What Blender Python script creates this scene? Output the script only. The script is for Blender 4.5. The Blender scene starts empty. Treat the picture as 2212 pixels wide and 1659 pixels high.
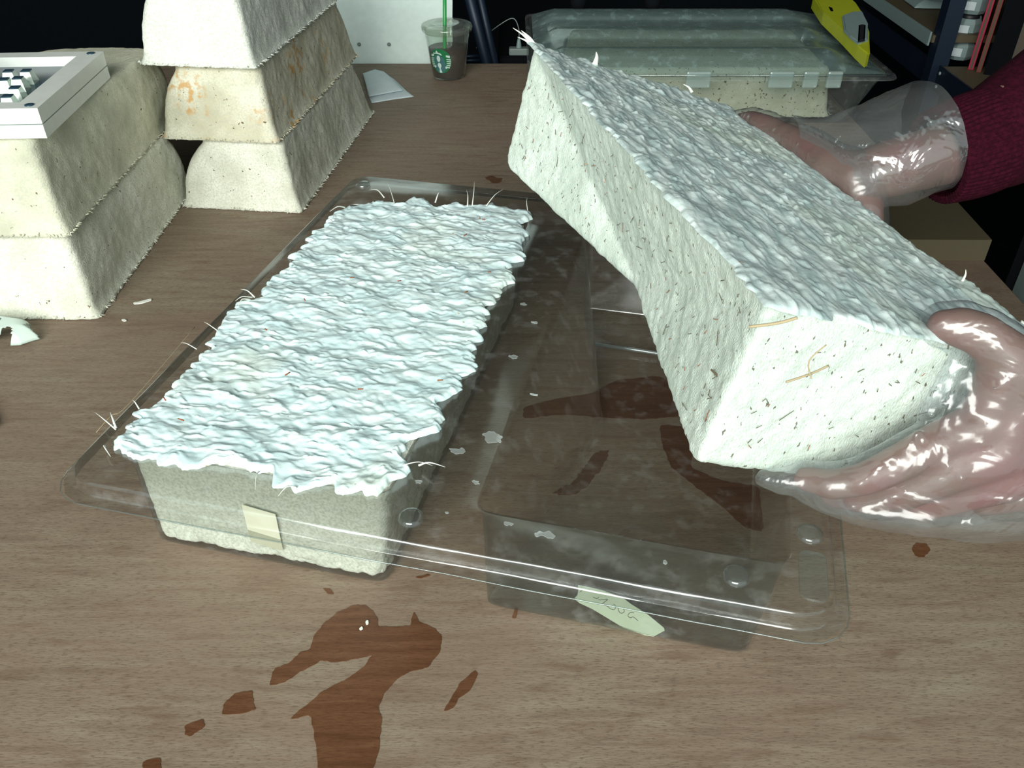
import bpy, bmesh, math, random
import numpy as np
from mathutils import Vector, Matrix, Euler

random.seed(7)
S = bpy.context.scene
COL = S.collection

# ------------------------------------------------------------------ camera
cam = bpy.data.cameras.new('camera')
cam.sensor_width = 36.0
cam.lens = 30.11
cam.clip_start = 0.02
camo = bpy.data.objects.new('camera', cam)
camo.location = (0, 0, 0.54)
camo.rotation_euler = (math.radians(90 - 36.5), 0, 0)
COL.objects.link(camo)
S.camera = camo

# ------------------------------------------------------------------ world, window light, exposure
world = bpy.data.worlds.new('world'); S.world = world
world.use_nodes = True
bg = world.node_tree.nodes['Background']
bg.inputs[0].default_value = (0.78, 0.97, 0.96, 1)
bg.inputs[1].default_value = 0.88

def area(name, loc, target, sx, sy, power, col):
    l = bpy.data.lights.new(name, 'AREA'); l.shape = 'RECTANGLE'
    l.size = sx; l.size_y = sy; l.energy = power; l.color = col
    o = bpy.data.objects.new(name, l); COL.objects.link(o)
    o.location = loc
    d = Vector(target) - Vector(loc)
    o.rotation_euler = d.to_track_quat('-Z', 'Y').to_euler()
    return o
area('window_daylight', (-0.75, -2.05, 1.55), (-0.1, 0.9, 0.05), 2.4, 1.4, 148, (1.0, 1.0, 0.92))

S.view_settings.view_transform = 'Standard'
S.view_settings.look = 'None'
S.view_settings.gamma = 1.0
S.view_settings.use_curve_mapping = False
S.view_settings.exposure = 0.0
try:
    S.cycles.transparent_max_bounces = 32
    S.cycles.max_bounces = 10
except Exception:
    pass

# ------------------------------------------------------------------ helpers
def tag(o, label=None, cat=None, group=None, kind=None):
    if label: o['label'] = label
    if cat: o['category'] = cat
    if group: o['group'] = group
    if kind: o['kind'] = kind
    return o

def empty(name, loc=(0, 0, 0), rz=0.0):
    o = bpy.data.objects.new(name, None); COL.objects.link(o)
    o.empty_display_size = 0.03
    o.location = loc; o.rotation_euler = (0, 0, rz)
    return o

def thing(name, label, cat, loc=(0, 0, 0), rz=0.0, group=None):
    return tag(empty(name, loc, rz), label, cat, group)

def mesh_obj(name, verts, faces, mat, parent=None, smooth=True):
    me = bpy.data.meshes.new(name)
    me.from_pydata([tuple(map(float, v)) for v in verts], [], [tuple(map(int, f)) for f in faces])
    me.validate(); me.update()
    if mat is not None: me.materials.append(mat)
    if smooth:
        me.polygons.foreach_set('use_smooth', [True] * len(me.polygons))
    o = bpy.data.objects.new(name, me); COL.objects.link(o)
    if parent is not None: o.parent = parent
    return o

def fix_normals(o):
    bm = bmesh.new(); bm.from_mesh(o.data)
    bmesh.ops.recalc_face_normals(bm, faces=bm.faces[:])
    bm.to_mesh(o.data); bm.free()
    return o

def bm_obj(name, bm, mat, parent=None, smooth=False):
    bmesh.ops.recalc_face_normals(bm, faces=bm.faces[:])
    me = bpy.data.meshes.new(name); bm.to_mesh(me); bm.free()
    if mat is not None: me.materials.append(mat)
    if smooth: me.polygons.foreach_set('use_smooth', [True] * len(me.polygons))
    o = bpy.data.objects.new(name, me); COL.objects.link(o)
    if parent is not None: o.parent = parent
    return o

def add_box(bm, c, s, rot=None, bev=0.0):
    r = bmesh.ops.create_cube(bm, size=1.0)
    vs = r['verts']
    m = Matrix.Diagonal((s[0], s[1], s[2], 1))
    if rot is not None: m = rot.to_4x4() @ m
    m = Matrix.Translation(c) @ m
    bmesh.ops.transform(bm, matrix=m, verts=vs)
    if bev > 0:
        es = list({e for v in vs for e in v.link_edges})
        bmesh.ops.bevel(bm, geom=es, offset=bev, segments=2, affect='EDGES', profile=0.5)

def box_obj(name, c, s, mat, parent=None, bev=0.0, rot=None):
    bm = bmesh.new(); add_box(bm, c, s, rot, bev)
    return bm_obj(name, bm, mat, parent)

def lathe(name, prof, mat, parent=None, n=48, close=False, loc=(0, 0, 0)):
    V = []; F = []
    for r, z in prof:
        for k in range(n):
            a = 2 * math.pi * k / n
            V.append((loc[0] + r * math.cos(a), loc[1] + r * math.sin(a), loc[2] + z))
    m = len(prof)
    for i in range(m - 1):
        for k in range(n):
            F.append((i * n + k, i * n + (k + 1) % n, (i + 1) * n + (k + 1) % n, (i + 1) * n + k))
    if close:
        F.append(tuple(range(n))[::-1]); F.append(tuple((m - 1) * n + k for k in range(n)))
    return mesh_obj(name, V, F, mat, parent)

def tube_geo(pts, radii, n=8):
    pts = [Vector(p) for p in pts]
    V = []; F = []
    up = Vector((0.13, 0.31, 0.94))
    prev = None
    for i, p in enumerate(pts):
        t = (pts[min(i + 1, len(pts) - 1)] - pts[max(i - 1, 0)])
        if t.length < 1e-9: t = Vector((0, 0, 1))
        t.normalize()
        if prev is None:
            a = t.cross(up)
            if a.length < 1e-3: a = t.cross(Vector((1, 0, 0)))
        else:
            a = prev - t * prev.dot(t)
        a.normalize(); prev = a
        b = t.cross(a)
        r = radii[i] if hasattr(radii, '__len__') else radii
        for k in range(n):
            w = 2 * math.pi * k / n
            V.append(p + (a * math.cos(w) + b * math.sin(w)) * r)
    m = len(pts)
    for i in range(m - 1):
        for k in range(n):
            F.append((i * n + k, i * n + (k + 1) % n, (i + 1) * n + (k + 1) % n, (i + 1) * n + k))
    F.append(tuple(range(n))[::-1]); F.append(tuple((m - 1) * n + k for k in range(n)))
    return V, F

def tube(name, pts, r, mat, parent=None, n=8):
    V, F = tube_geo(pts, r, n)
    return mesh_obj(name, V, F, mat, parent)

def join_geo(name, geos, mat, parent=None, smooth=True):
    V = []; F = []
    for v, f in geos:
        o = len(V); V += list(v); F += [tuple(i + o for i in q) for q in f]
    return mesh_obj(name, V, F, mat, parent, smooth)

def spline(pts, n=10):
    P = [np.array(p, float) for p in pts]; out = []
    for i in range(len(P) - 1):
        p0 = P[max(i - 1, 0)]; p1 = P[i]; p2 = P[i + 1]; p3 = P[min(i + 2, len(P) - 1)]
        for k in range(n):
            t = k / n
            out.append(0.5 * ((2 * p1) + (-p0 + p2) * t + (2 * p0 - 5 * p1 + 4 * p2 - p3) * t * t + (-p0 + 3 * p1 - 3 * p2 + p3) * t ** 3))
    out.append(P[-1])
    return [tuple(p) for p in out]

# value noise, vectorised
def _hash(ix, iy, iz, seed):
    h = (ix.astype(np.int64) * 374761393 + iy.astype(np.int64) * 668265263 + iz.astype(np.int64) * 2147483647 + seed * 974711) & 0xffffffff
    h = ((h ^ (h >> 13)) * 1274126177) & 0xffffffff
    h = h ^ (h >> 16)
    return (h & 0xffff) / 65535.0
def vnoise(P, seed=0):
    P = np.asarray(P, float); I = np.floor(P).astype(np.int64); f = P - I
    f = f * f * (3 - 2 * f)
    r = 0
    for dx in (0, 1):
        for dy in (0, 1):
            for dz in (0, 1):
                w = (f[:, 0] if dx else 1 - f[:, 0]) * (f[:, 1] if dy else 1 - f[:, 1]) * (f[:, 2] if dz else 1 - f[:, 2])
                r = r + w * _hash(I[:, 0] + dx, I[:, 1] + dy, I[:, 2] + dz, seed)
    return r * 2 - 1
def fbm(P, scale, octv=3, seed=0):
    P = np.asarray(P, float) * scale
    r = 0; a = 1.0; tot = 0
    for o in range(octv):
        r = r + a * vnoise(P, seed + o * 17); tot += a; a *= 0.5; P = P * 2.03 + 11.7
    return r / tot

# ------------------------------------------------------------------ materials
class NT:
    def __init__(s, name):
        s.m = bpy.data.materials.new(name); s.m.use_nodes = True
        s.t = s.m.node_tree; s.t.nodes.clear()
        s.out = s.t.nodes.new('ShaderNodeOutputMaterial')
    def n(s, typ, props=None, **inp):
        nd = s.t.nodes.new('ShaderNode' + typ)
        for k, v in (props or {}).items(): setattr(nd, k, v)
        for k, v in inp.items():
            key = k.replace('_', ' ')
            if key not in nd.inputs: key = int(k[1:])
            s.set(nd.inputs[key], v)
        return nd
    def set(s, sock, v):
        if isinstance(v, bpy.types.NodeSocket): s.t.links.new(v, sock)
        elif isinstance(v, bpy.types.Node): s.t.links.new(v.outputs[0], sock)
        else:
            if hasattr(sock.default_value, '__len__') and len(sock.default_value) == 4 and len(v) == 3: v = (*v, 1)
            sock.default_value = v
    def coord(s, scale=(1, 1, 1), rot=(0, 0, 0), loc=(0, 0, 0), which='Object'):
        tc = s.n('TexCoord'); mp = s.n('Mapping')
        s.t.links.new(tc.outputs[which], mp.inputs[0])
        mp.inputs['Scale'].default_value = scale; mp.inputs['Rotation'].default_value = rot; mp.inputs['Location'].default_value = loc
        return mp.outputs[0]
    def noise(s, vec, scale, detail=3, rough=0.5, dist=0.0):
        return s.n('TexNoise', Vector=vec, Scale=scale, Detail=detail, Roughness=rough, Distortion=dist).outputs[0]
    def ramp(s, fac, stops):
        r = s.n('ValToRGB', Fac=fac); e = r.color_ramp.elements
        while len(e) < len(stops): e.new(0.5)
        for i, (p, c) in enumerate(stops):
            e[i].position = p; e[i].color = (*c, 1) if len(c) == 3 else c
        return r.outputs[0]
    def mix(s, fac, a, b, blend='MIX'):
        nd = s.n('MixRGB', {'blend_type': blend}); s.set(nd.inputs[0], fac); s.set(nd.inputs[1], a); s.set(nd.inputs[2], b)
        return nd.outputs[0]
    def bump(s, h, strength=0.5, dist=0.002):
        return s.n('Bump', Height=h, Strength=strength, Distance=dist).outputs[0]
    def done(s, shader):
        s.t.links.new(shader.outputs[0], s.out.inputs[0]); return s.m

def W(g): return (g, g, g)

def plain(name, col, rough=0.5, metal=0.0, spec=0.5, bump=0, bscale=200):
    k = NT(name)
    v = k.coord()
    nz = k.noise(v, bscale * 0.3, 3)
    c = k.mix(k.ramp(nz, [(0.3, W(0)), (0.7, W(1))]), tuple(x * 0.96 for x in col), tuple(min(1, x * 1.03) for x in col))
    p = k.n('BsdfPrincipled', Base_Color=c, Roughness=rough, Metallic=metal)
    p.inputs['Specular IOR Level'].default_value = spec
    if bump: k.set(p.inputs['Normal'], k.bump(k.noise(v, bscale, 3), bump, 0.001))
    return k.done(p)

def mat_mycelium(name, lo=(0.66, 0.67, 0.56), hi=(0.86, 0.87, 0.77), speck=0.70, speck_col=(0.16, 0.12, 0.06), patch=None, seed=0.0, bstr=0.6, stretch=(1, 1, 1)):
    k = NT(name)
    v = k.coord(loc=(seed, seed * 0.7, 0))
    vs = k.coord(scale=stretch, loc=(seed, 0, seed))
    base = k.mix(k.ramp(k.noise(v, 22, 4), [(0.35, W(0)), (0.68, W(1))]), lo, hi)
    fine = k.noise(vs, 420, 3)
    base = k.mix(k.ramp(fine, [(0.36, W(0.55)), (0.58, W(0))]), base, (0.50, 0.52, 0.44))
    sp = k.ramp(k.noise(vs, 170, 2, 0.6), [(speck, W(0)), (speck + 0.03, W(1))])
    base = k.mix(sp, base, speck_col)
    if patch:
        pm = k.mix(1.0, k.ramp(k.noise(v, 16, 2), [(0.52, W(0)), (0.62, W(1))]), k.ramp(k.noise(v, 90, 3), [(0.48, W(0)), (0.60, W(0.8))]), 'MULTIPLY')
        base = k.mix(pm, base, patch)
    p = k.n('BsdfPrincipled', Base_Color=base, Roughness=0.92)
    p.inputs['Specular IOR Level'].default_value = 0.15
    h = k.mix(0.5, k.noise(vs, 500, 3), k.noise(v, 110, 4))
    k.set(p.inputs['Normal'], k.bump(h, bstr, 0.0022))
    return k.done(p)

def mat_crust(name, stretch=(1, 1, 1), rot=0.0, a=(0.60, 0.78, 0.81), b=(0.78, 0.92, 0.93), c=(0.76, 0.84, 0.70), rotv=None):
    k = NT(name)
    v = k.coord(); vs = k.coord(scale=stretch, rot=rotv or (0, 0, rot))
    base = k.mix(k.ramp(k.noise(vs, 60, 4), [(0.35, W(0)), (0.65, W(1))]), a, b)
    base = k.mix(k.ramp(k.noise(v, 9, 3), [(0.55, W(0)), (0.75, W(0.6))]), base, c)
    sp = k.ramp(k.noise(v, 150, 2), [(0.76, W(0)), (0.78, W(0.7))])
    base = k.mix(sp, base, (0.45, 0.30, 0.14))
    p = k.n('BsdfPrincipled', Base_Color=base, Roughness=0.42)
    p.inputs['Specular IOR Level'].default_value = 0.4
    h = k.mix(0.4, k.noise(vs, 110, 4), k.noise(v, 260, 3))
    k.set(p.inputs['Normal'], k.bump(h, 0.30, 0.003))
    return k.done(p)

def wood_nodes(k, dark):
    v = k.coord(which='Generated') if False else None
    geo = k.n('NewGeometry').outputs['Position']
    def mp(sc, rz=0.0):
        m = k.n('Mapping'); k.t.links.new(geo, m.inputs[0]); m.inputs['Scale'].default_value = sc; m.inputs['Rotation'].default_value = (0, 0, rz); return m.outputs[0]
    g1 = k.noise(mp((2.2, 26, 1), 0.05), 6.0, 5, 0.65, 0.6)
    g2 = k.noise(mp((26, 150, 1), 0.05), 6.0, 3, 0.7)
    bl = k.noise(mp((1.3, 4.5, 1), 0.12), 3.4, 4, 0.6, 1.6)
    if not dark:
        base = k.ramp(g1, [(0.25, (0.168, 0.116, 0.083)), (0.5, (0.232, 0.174, 0.127)), (0.75, (0.288, 0.234, 0.174))])
        base = k.mix(k.ramp(bl, [(0.4, W(0)), (0.75, W(0.55))]), base, (0.298, 0.264, 0.193))
        base = k.mix(k.ramp(g2, [(0.32, W(0.75)), (0.50, W(0))]), base, (0.10, 0.066, 0.045))
        st = k.noise(mp((4, 16, 1), 0.1), 5.0, 3, 0.5, 0.5)
        base = k.mix(k.ramp(st, [(0.56, W(0)), (0.72, W(0.5))]), base, (0.13, 0.075, 0.048))
        big = k.noise(mp((2.5, 5.0, 1), 0.2), 1.6, 3, 0.5, 1.0)
        base = k.mix(k.ramp(big, [(0.42, W(0)), (0.66, W(0.40))]), base, (0.225, 0.150, 0.112))
    else:
        base = k.ramp(g1, [(0.25, (0.085, 0.036, 0.017)), (0.5, (0.130, 0.058, 0.029)), (0.75, (0.175, 0.085, 0.046))])
        base = k.mix(k.ramp(g2, [(0.30, W(0.55)), (0.52, W(0))]), base, (0.05, 0.02, 0.01))
    return base, g2

def mat_wood(name, dark=False):
    k = NT(name)
    base, g2 = wood_nodes(k, dark)
    p = k.n('BsdfPrincipled', Base_Color=base, Roughness=0.35 if dark else 0.62)
    p.inputs['Specular IOR Level'].default_value = 0.35 if dark else 0.25
    k.set(p.inputs['Normal'], k.bump(g2, 0.10 if dark else 0.25, 0.001))
    return k.done(p)

def mat_clear(name, tint=(0.86, 0.88, 0.87), haze=0.03, rough=0.06, ior=1.45, bump=0.0, bscale=30, hazecol=(0.8, 0.85, 0.85), spots=0.0, gain=1.0):
    k = NT(name)
    v = k.coord()
    tr = k.n('BsdfTransparent', Color=tint)
    nrm = None
    if bump:
        nrm = k.bump(k.noise(v, bscale, 3, 0.6, 0.8), bump, 0.01)
    gl = k.n('BsdfGlossy', Color=(0.95, 0.98, 1.0), Roughness=rough)
    lw = k.n('LayerWeight', Blend=0.5)
    if nrm is not None:
        k.set(gl.inputs['Normal'], nrm); k.set(lw.inputs['Normal'], nrm)
    f0 = 2 * ((ior - 1) / (ior + 1)) ** 2 * gain
    pw = k.n('Math', {'operation': 'POWER'}, i0=lw.outputs['Facing'], i1=4.0).outputs[0]
    fac = k.n('Math', {'operation': 'MULTIPLY_ADD', 'use_clamp': True}, i0=pw, i1=0.9 - f0, i2=f0).outputs[0]
    m1 = k.n('MixShader', Fac=fac); k.t.links.new(tr.outputs[0], m1.inputs[1]); k.t.links.new(gl.outputs[0], m1.inputs[2])
    df = k.n('BsdfDiffuse', Color=hazecol)
    hz = haze
    if spots:
        hz = k.n('Math', {'operation': 'ADD', 'use_clamp': True}, i0=haze, i1=k.ramp(k.noise(v, 55, 4, 0.6), [(0.52, W(0)), (0.80, W(spots))])).outputs[0]
    m2 = k.n('MixShader', Fac=hz); k.t.links.new(m1.outputs[0], m2.inputs[1]); k.t.links.new(df.outputs[0], m2.inputs[2])
    return k.done(m2)

M_wood = mat_wood('plywood')
M_spill = mat_wood('wet_plywood', True)
M_ply_edge = plain('board_wood', (0.115, 0.095, 0.055), 0.6, bscale=60)  # darkened so the board's colour carries the held block's shadow
M_black = plain('black_paint', (0.004, 0.005, 0.007), 0.9, spec=0.1)
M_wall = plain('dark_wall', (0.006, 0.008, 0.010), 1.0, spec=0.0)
M_ceil = plain('dark_ceiling', (0.02, 0.02, 0.02), 1.0, spec=0.0)
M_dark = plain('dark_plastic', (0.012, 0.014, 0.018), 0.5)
M_navy = plain('navy_metal', (0.012, 0.022, 0.045), 0.45, 0.3)
M_white = plain('white_plastic', (0.80, 0.84, 0.80), 0.4)
M_paper = plain('paper', (0.66, 0.76, 0.80), 0.8, bump=0.2)
M_panel = plain('white_panel', (0.82, 0.96, 0.93), 0.6)
M_grey = plain('grey_plastic', (0.20, 0.25, 0.24), 0.5)
M_lgrey = plain('pale_grey', (0.24, 0.33, 0.33), 0.55)
M_yellow = plain('yellow_plastic', (0.50, 0.55, 0.02), 0.4)
M_red = plain('red_card', (0.42, 0.012, 0.05), 0.5)
M_redb = plain('brown_red_card', (0.22, 0.03, 0.02), 0.6)
M_brown = plain('brown_card', (0.09, 0.07, 0.05), 0.7)
M_green = plain('green_straw', (0.03, 0.36, 0.09), 0.35)
M_logo = plain('logo_green', (0.012, 0.16, 0.055), 0.4)
M_logow = plain('logo_white', (0.52, 0.68, 0.62), 0.5)
M_logoh = plain('logo_hair', (0.05, 0.15, 0.16), 0.5)
M_coffee = plain('coffee', (0.030, 0.016, 0.008), 0.25)
M_straw = plain('dry_straw', (0.42, 0.34, 0.21), 0.8)
M_fleck = plain('dark_fleck', (0.10, 0.08, 0.045), 0.8)
M_rust = plain('rust_fleck', (0.30, 0.10, 0.04), 0.8)
M_fibre = plain('mycelium_fibre', (0.80, 0.83, 0.76), 0.7)
M_ink = plain('pencil_ink', (0.05, 0.06, 0.06), 0.6)
M_tape = plain('masking_tape', (0.50, 0.60, 0.46), 0.7)
M_tape2 = plain('cream_tape', (0.70, 0.71, 0.56), 0.7)
M_clear = mat_clear('clear_tray', (0.77, 0.78, 0.76), 0.012, 0.16, 1.5, spots=0.10)
M_residue = mat_clear('dried_residue', (0.85, 0.88, 0.87), 0.25, 0.4, 1.4, spots=0.55, hazecol=(0.75, 0.82, 0.82))
M_rim = mat_clear('clear_rim', (0.80, 0.86, 0.86), 0.03, 0.14, 1.5, gain=1.1)
M_lid = mat_clear('frosted_lid', (0.72, 0.80, 0.78), 0.30, 0.2, 1.4, spots=0.5, hazecol=(0.26, 0.37, 0.36))
M_box = mat_clear('clear_box', (0.86, 0.90, 0.88), 0.05, 0.12, 1.45, spots=0.2)
M_latch = mat_clear('clear_latch', (0.7, 0.8, 0.78), 0.35, 0.15, 1.45, hazecol=(0.6, 0.7, 0.68))
M_cupc = mat_clear('clear_cup', (0.90, 0.95, 0.91), 0.04, 0.06, 1.4)
M_cuplid = mat_clear('cup_lid', (0.66, 0.70, 0.62), 0.08, 0.1, 1.4)
M_film = mat_clear('plastic_film', (0.94, 0.96, 0.96), 0.05, 0.12, 1.38, bump=0.8, bscale=45, gain=1.5)
M_glove = mat_clear('poly_glove', (0.92, 0.93, 0.94), 0.03, 0.20, 1.34, bump=0.45, bscale=26, gain=1.5)
M_glovew = mat_clear('poly_glove_loose', (0.90, 0.92, 0.94), 0.05, 0.17, 1.40, bump=0.6, bscale=30, gain=2.0)
M_gem = mat_clear('clear_key_plastic', (0.8, 0.9, 0.85), 0.35, 0.1, 1.5, hazecol=(0.85, 0.9, 0.82))

def mat_skin(name):
    k = NT(name); v = k.coord()
    base = k.mix(k.ramp(k.noise(v, 28, 3), [(0.40, W(0)), (0.66, W(1))]), (0.162, 0.098, 0.080), (0.190, 0.084, 0.080))
    base = k.mix(k.ramp(k.noise(v, 14, 2), [(0.55, W(0)), (0.75, W(0.5))]), base, (0.23, 0.165, 0.115))
    p = k.n('BsdfPrincipled', Base_Color=base, Roughness=0.5)
    p.inputs['Subsurface Weight'].default_value = 0.12
    p.inputs['Subsurface Radius'].default_value = (0.008, 0.003, 0.002)
    k.set(p.inputs['Normal'], k.bump(k.noise(v, 260, 3), 0.25, 0.001))
    return k.done(p)
M_skin = mat_skin('skin')

def mat_knit(name, col):
    k = NT(name); v = k.coord()
    base = k.mix(k.ramp(k.noise(v, 300, 2), [(0.4, W(0)), (0.65, W(1))]), tuple(x * 0.7 for x in col), tuple(x * 1.25 for x in col))
    p = k.n('BsdfPrincipled', Base_Color=base, Roughness=0.95)
    p.inputs['Specular IOR Level'].default_value = 0.1
    k.set(p.inputs['Normal'], k.bump(k.noise(v, 700, 2), 0.5, 0.001))
    return k.done(p)
M_maroon = mat_knit('maroon_fleece', (0.030, 0.0022, 0.009))

MY = [
    mat_mycelium('mycelium_plain', seed=1.3),
    mat_mycelium('mycelium_brownish', lo=(0.52, 0.52, 0.40), hi=(0.78, 0.77, 0.62), speck=0.70, seed=5.1),
    mat_mycelium('mycelium_pale', seed=8.7),
    mat_mycelium('mycelium_orange', lo=(0.60, 0.57, 0.42), hi=(0.82, 0.80, 0.66), speck=0.69, patch=(0.62, 0.34, 0.10), seed=3.4),
    mat_mycelium('mycelium_white', lo=(0.80, 0.83, 0.76), hi=(0.90, 0.92, 0.86), speck=0.78, seed=2.2),
    mat_mycelium('mycelium_tray', lo=(0.84, 0.88, 0.80), hi=(0.92, 0.95, 0.88), speck=0.80, seed=6.0, bstr=0.8),
    mat_mycelium('mycelium_held', lo=(0.54, 0.64, 0.58), hi=(0.72, 0.82, 0.76), speck=0.672, speck_col=(0.16, 0.16, 0.12), seed=4.4, stretch=(2.0, 2.0, 0.9)),
]
M_crust1 = mat_crust('crust_wet', stretch=(0.5, 1.6, 1), rot=-0.24)
M_crust2 = mat_crust('crust_held', stretch=(2.0, 0.45, 1), rot=0.0, a=(0.44, 0.56, 0.56), b=(0.70, 0.80, 0.79), c=(0.56, 0.64, 0.50))

# ------------------------------------------------------------------ setting
def struct(o): o['kind'] = 'structure'; return o
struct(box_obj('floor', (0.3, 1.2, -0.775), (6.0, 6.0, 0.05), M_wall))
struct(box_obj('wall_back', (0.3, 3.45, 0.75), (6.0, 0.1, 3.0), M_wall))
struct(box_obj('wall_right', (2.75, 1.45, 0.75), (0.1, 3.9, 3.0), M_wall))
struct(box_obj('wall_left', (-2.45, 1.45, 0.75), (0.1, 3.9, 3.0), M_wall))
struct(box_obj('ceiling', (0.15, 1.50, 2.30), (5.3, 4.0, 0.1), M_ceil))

# work table
t = thing('work_table', 'large brown plywood work table with visible grain', 'table', (-0.2, 0.85, -0.75))
def tl(p): return (p[0] + 0.2, p[1] - 0.85, p[2] + 0.75)
box_obj('tabletop', tl((-0.289, 0.893, -0.0125)), (1.822, 1.986, 0.025), M_wood, t, bev=0.002)
for x in (-1.12, 0.54):
    for y in (-0.02, 1.80):
        box_obj('leg', tl((x, y, -0.395)), (0.06, 0.06, 0.71), M_ply_edge, t)
box_obj('apron', tl((-0.289, -0.04, -0.065)), (1.66, 0.02, 0.08), M_ply_edge, t)
box_obj('apron', tl((-0.289, 1.82, -0.065)), (1.66, 0.02, 0.08), M_ply_edge, t)

# plank at the right rear of the table
wb = thing('wooden_board', 'thick pale wooden board lying on the right edge of the table', 'board', (0.49, 1.16, 0))
fix_normals(mesh_obj('plank', [(a - 0.49, b - 1.16, z) for z in (0, 0.03) for a, b in ((0.40, 1.005), (0.622, 1.003), (0.632, 1.31), (0.40, 1.31))],
    [(0, 1, 2, 3), (4, 5, 6, 7), (0, 1, 5, 4), (1, 2, 6, 5), (2, 3, 7, 6), (3, 0, 4, 7)], M_ply_edge, wb, False))

# ------------------------------------------------------------------ spills on the table (thin wet films)
def jag(poly, amp, seed, sub=9):
    P = [np.array(p[:2]) for p in poly]; out = []; n = len(P)
    for i in range(n):
        a, b = P[i], P[(i + 1) % n]
        for k in range(sub): out.append(a + (b - a) * k / sub)
    out = np.array(out)
    q = out.copy()
    for _ in range(2): q = 0.25 * np.roll(q, 1, 0) + 0.5 * q + 0.25 * np.roll(q, -1, 0)
    d = np.roll(q, -1, 0) - np.roll(q, 1, 0); nn = np.stack([d[:, 1], -d[:, 0]], 1); nn /= np.linalg.norm(nn, axis=1, keepdims=True) + 1e-9
    nz = fbm(np.c_[q * 1.0, np.zeros(len(q))], 330, 3, seed)
    return q + nn * (nz * amp)[:, None]

def film(name, poly, z0, z1, mat, parent=None, org=(0, 0)):
    n = len(poly); bm = bmesh.new()
    top = [bm.verts.new((p[0] - org[0], p[1] - org[1], z1)) for p in poly]
    es = [bm.edges.new((top[i], top[(i + 1) % n])) for i in range(n)]
    bmesh.ops.triangle_fill(bm, edges=es, use_beauty=True, use_dissolve=False)
    bot = [bm.verts.new((p[0] - org[0], p[1] - org[1], z0)) for p in poly]
    for i in range(n):
        bm.faces.new((bot[i], bot[(i + 1) % n], top[(i + 1) % n], top[i]))
    return bm_obj(name, bm, mat, parent)

def spill(label, pts, amp=0.0012, seed=1):
    q = jag(pts, amp, seed); c = q.mean(0)
    o = film('water_spill', q, 0.0, 0.0004, M_spill, None, c)
    o.location = (c[0], c[1], 0.0)
    tag(o, label, 'spill', 'wet spills on the table')

spill('large branching brown wet spill on the near part of the table',
 [(-0.115,0.4377,0),(-0.1036,0.4256,0),(-0.1025,0.4169,0),(-0.0901,0.4169,0),(-0.0778,0.4178,0),(-0.0765,0.431,0),(-0.072,0.4213,0),(-0.0584,0.4148,0),(-0.0525,0.4063,0),(-0.0534,0.3939,0),(-0.0623,0.3799,0),(-0.0723,0.3779,0),(-0.0818,0.3721,0),(-0.0918,0.3574,0),(-0.0939,0.3482,0),(-0.09,0.3375,0),(-0.0893,0.3187,0),(-0.0914,0.3036,0),(-0.0894,0.2728,0),(-0.1215,0.2728,0),(-0.1274,0.3017,0),(-0.1358,0.3305,0),(-0.1413,0.3428,0),(-0.1548,0.3382,0),(-0.143,0.3518,0),(-0.1349,0.3611,0),(-0.1198,0.3706,0),(-0.1097,0.3799,0),(-0.1035,0.3918,0),(-0.1176,0.387,0),(-0.1289,0.385,0),(-0.1412,0.387,0),(-0.147,0.3818,0),(-0.156,0.376,0),(-0.1629,0.3686,0),(-0.1744,0.3648,0),(-0.1737,0.3799,0),(-0.163,0.385,0),(-0.1579,0.3939,0),(-0.1507,0.3959,0),(-0.1503,0.4084,0),(-0.1451,0.4191,0),(-0.1363,0.4301,0),(-0.125,0.4368,0)], 0.0012, 3)
spill('round wet drop just left of the large spill', [(-0.2023,0.3428,0),(-0.2024,0.3518,0),(-0.1968,0.3592,0),(-0.1858,0.3615,0),(-0.1814,0.35,0),(-0.1796,0.3464,0),(-0.1894,0.3428,0)], 0.001, 5)
spill('small faint wet drop, further left of the large spill', [(-0.2232,0.3271,0),(-0.2254,0.334,0),(-0.2141,0.3393,0),(-0.2108,0.3333,0),(-0.2197,0.3258,0)], 0.001, 6)
spill('narrow slanted wet streak right of the large spill', [(-0.0485,0.3446,0),(-0.0412,0.3592,0),(-0.0383,0.3667,0),(-0.027,0.3783,0),(-0.0246,0.3752,0),(-0.0297,0.3611,0),(-0.0377,0.3555,0),(-0.0406,0.3482,0)], 0.0008, 7)
spill('wet drop cut by the bottom edge of the photo', [(-0.2454,0.3082,0),(-0.2343,0.3108,0),(-0.2304,0.3017,0),(-0.2283,0.2908,0),(-0.2398,0.2939,0)], 0.001, 8)
spill('tiny wet dash in front of the filled mould', [(-0.0786,0.4658,0),(-0.0683,0.4692,0),(-0.066,0.4678,0),(-0.0736,0.4644,0)], 0.0005, 9)
spill('tiny wet mark left above the large spill', [(-0.1518,0.4544,0),(-0.1461,0.4539,0),(-0.1415,0.4483,0),(-0.1467,0.4487,0)], 0.0006, 10)
spill('short wet streak at the empty recess front', [(0,0.4248,0),(0.0022,0.4345,0),(0.0047,0.4345,0),(0.0032,0.4248,0)], 0.0005, 11)
spill('small star-shaped brown splash beyond the tray', [(-0.0444,1.2746,0),(-0.0321,1.2819,0),(-0.0248,1.2764,0),(-0.0145,1.271,0),(-0.0173,1.2585,0),(-0.0273,1.2514,0),(-0.0347,1.262,0)], 0.003, 12)
spill('round brown wet drop right of the clear tray', [(0.3358,0.4969,0),(0.3429,0.5032,0),(0.3513,0.5017,0),(0.3511,0.4944,0),(0.3429,0.4872,0),(0.336,0.4882,0)], 0.001, 13)
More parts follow.
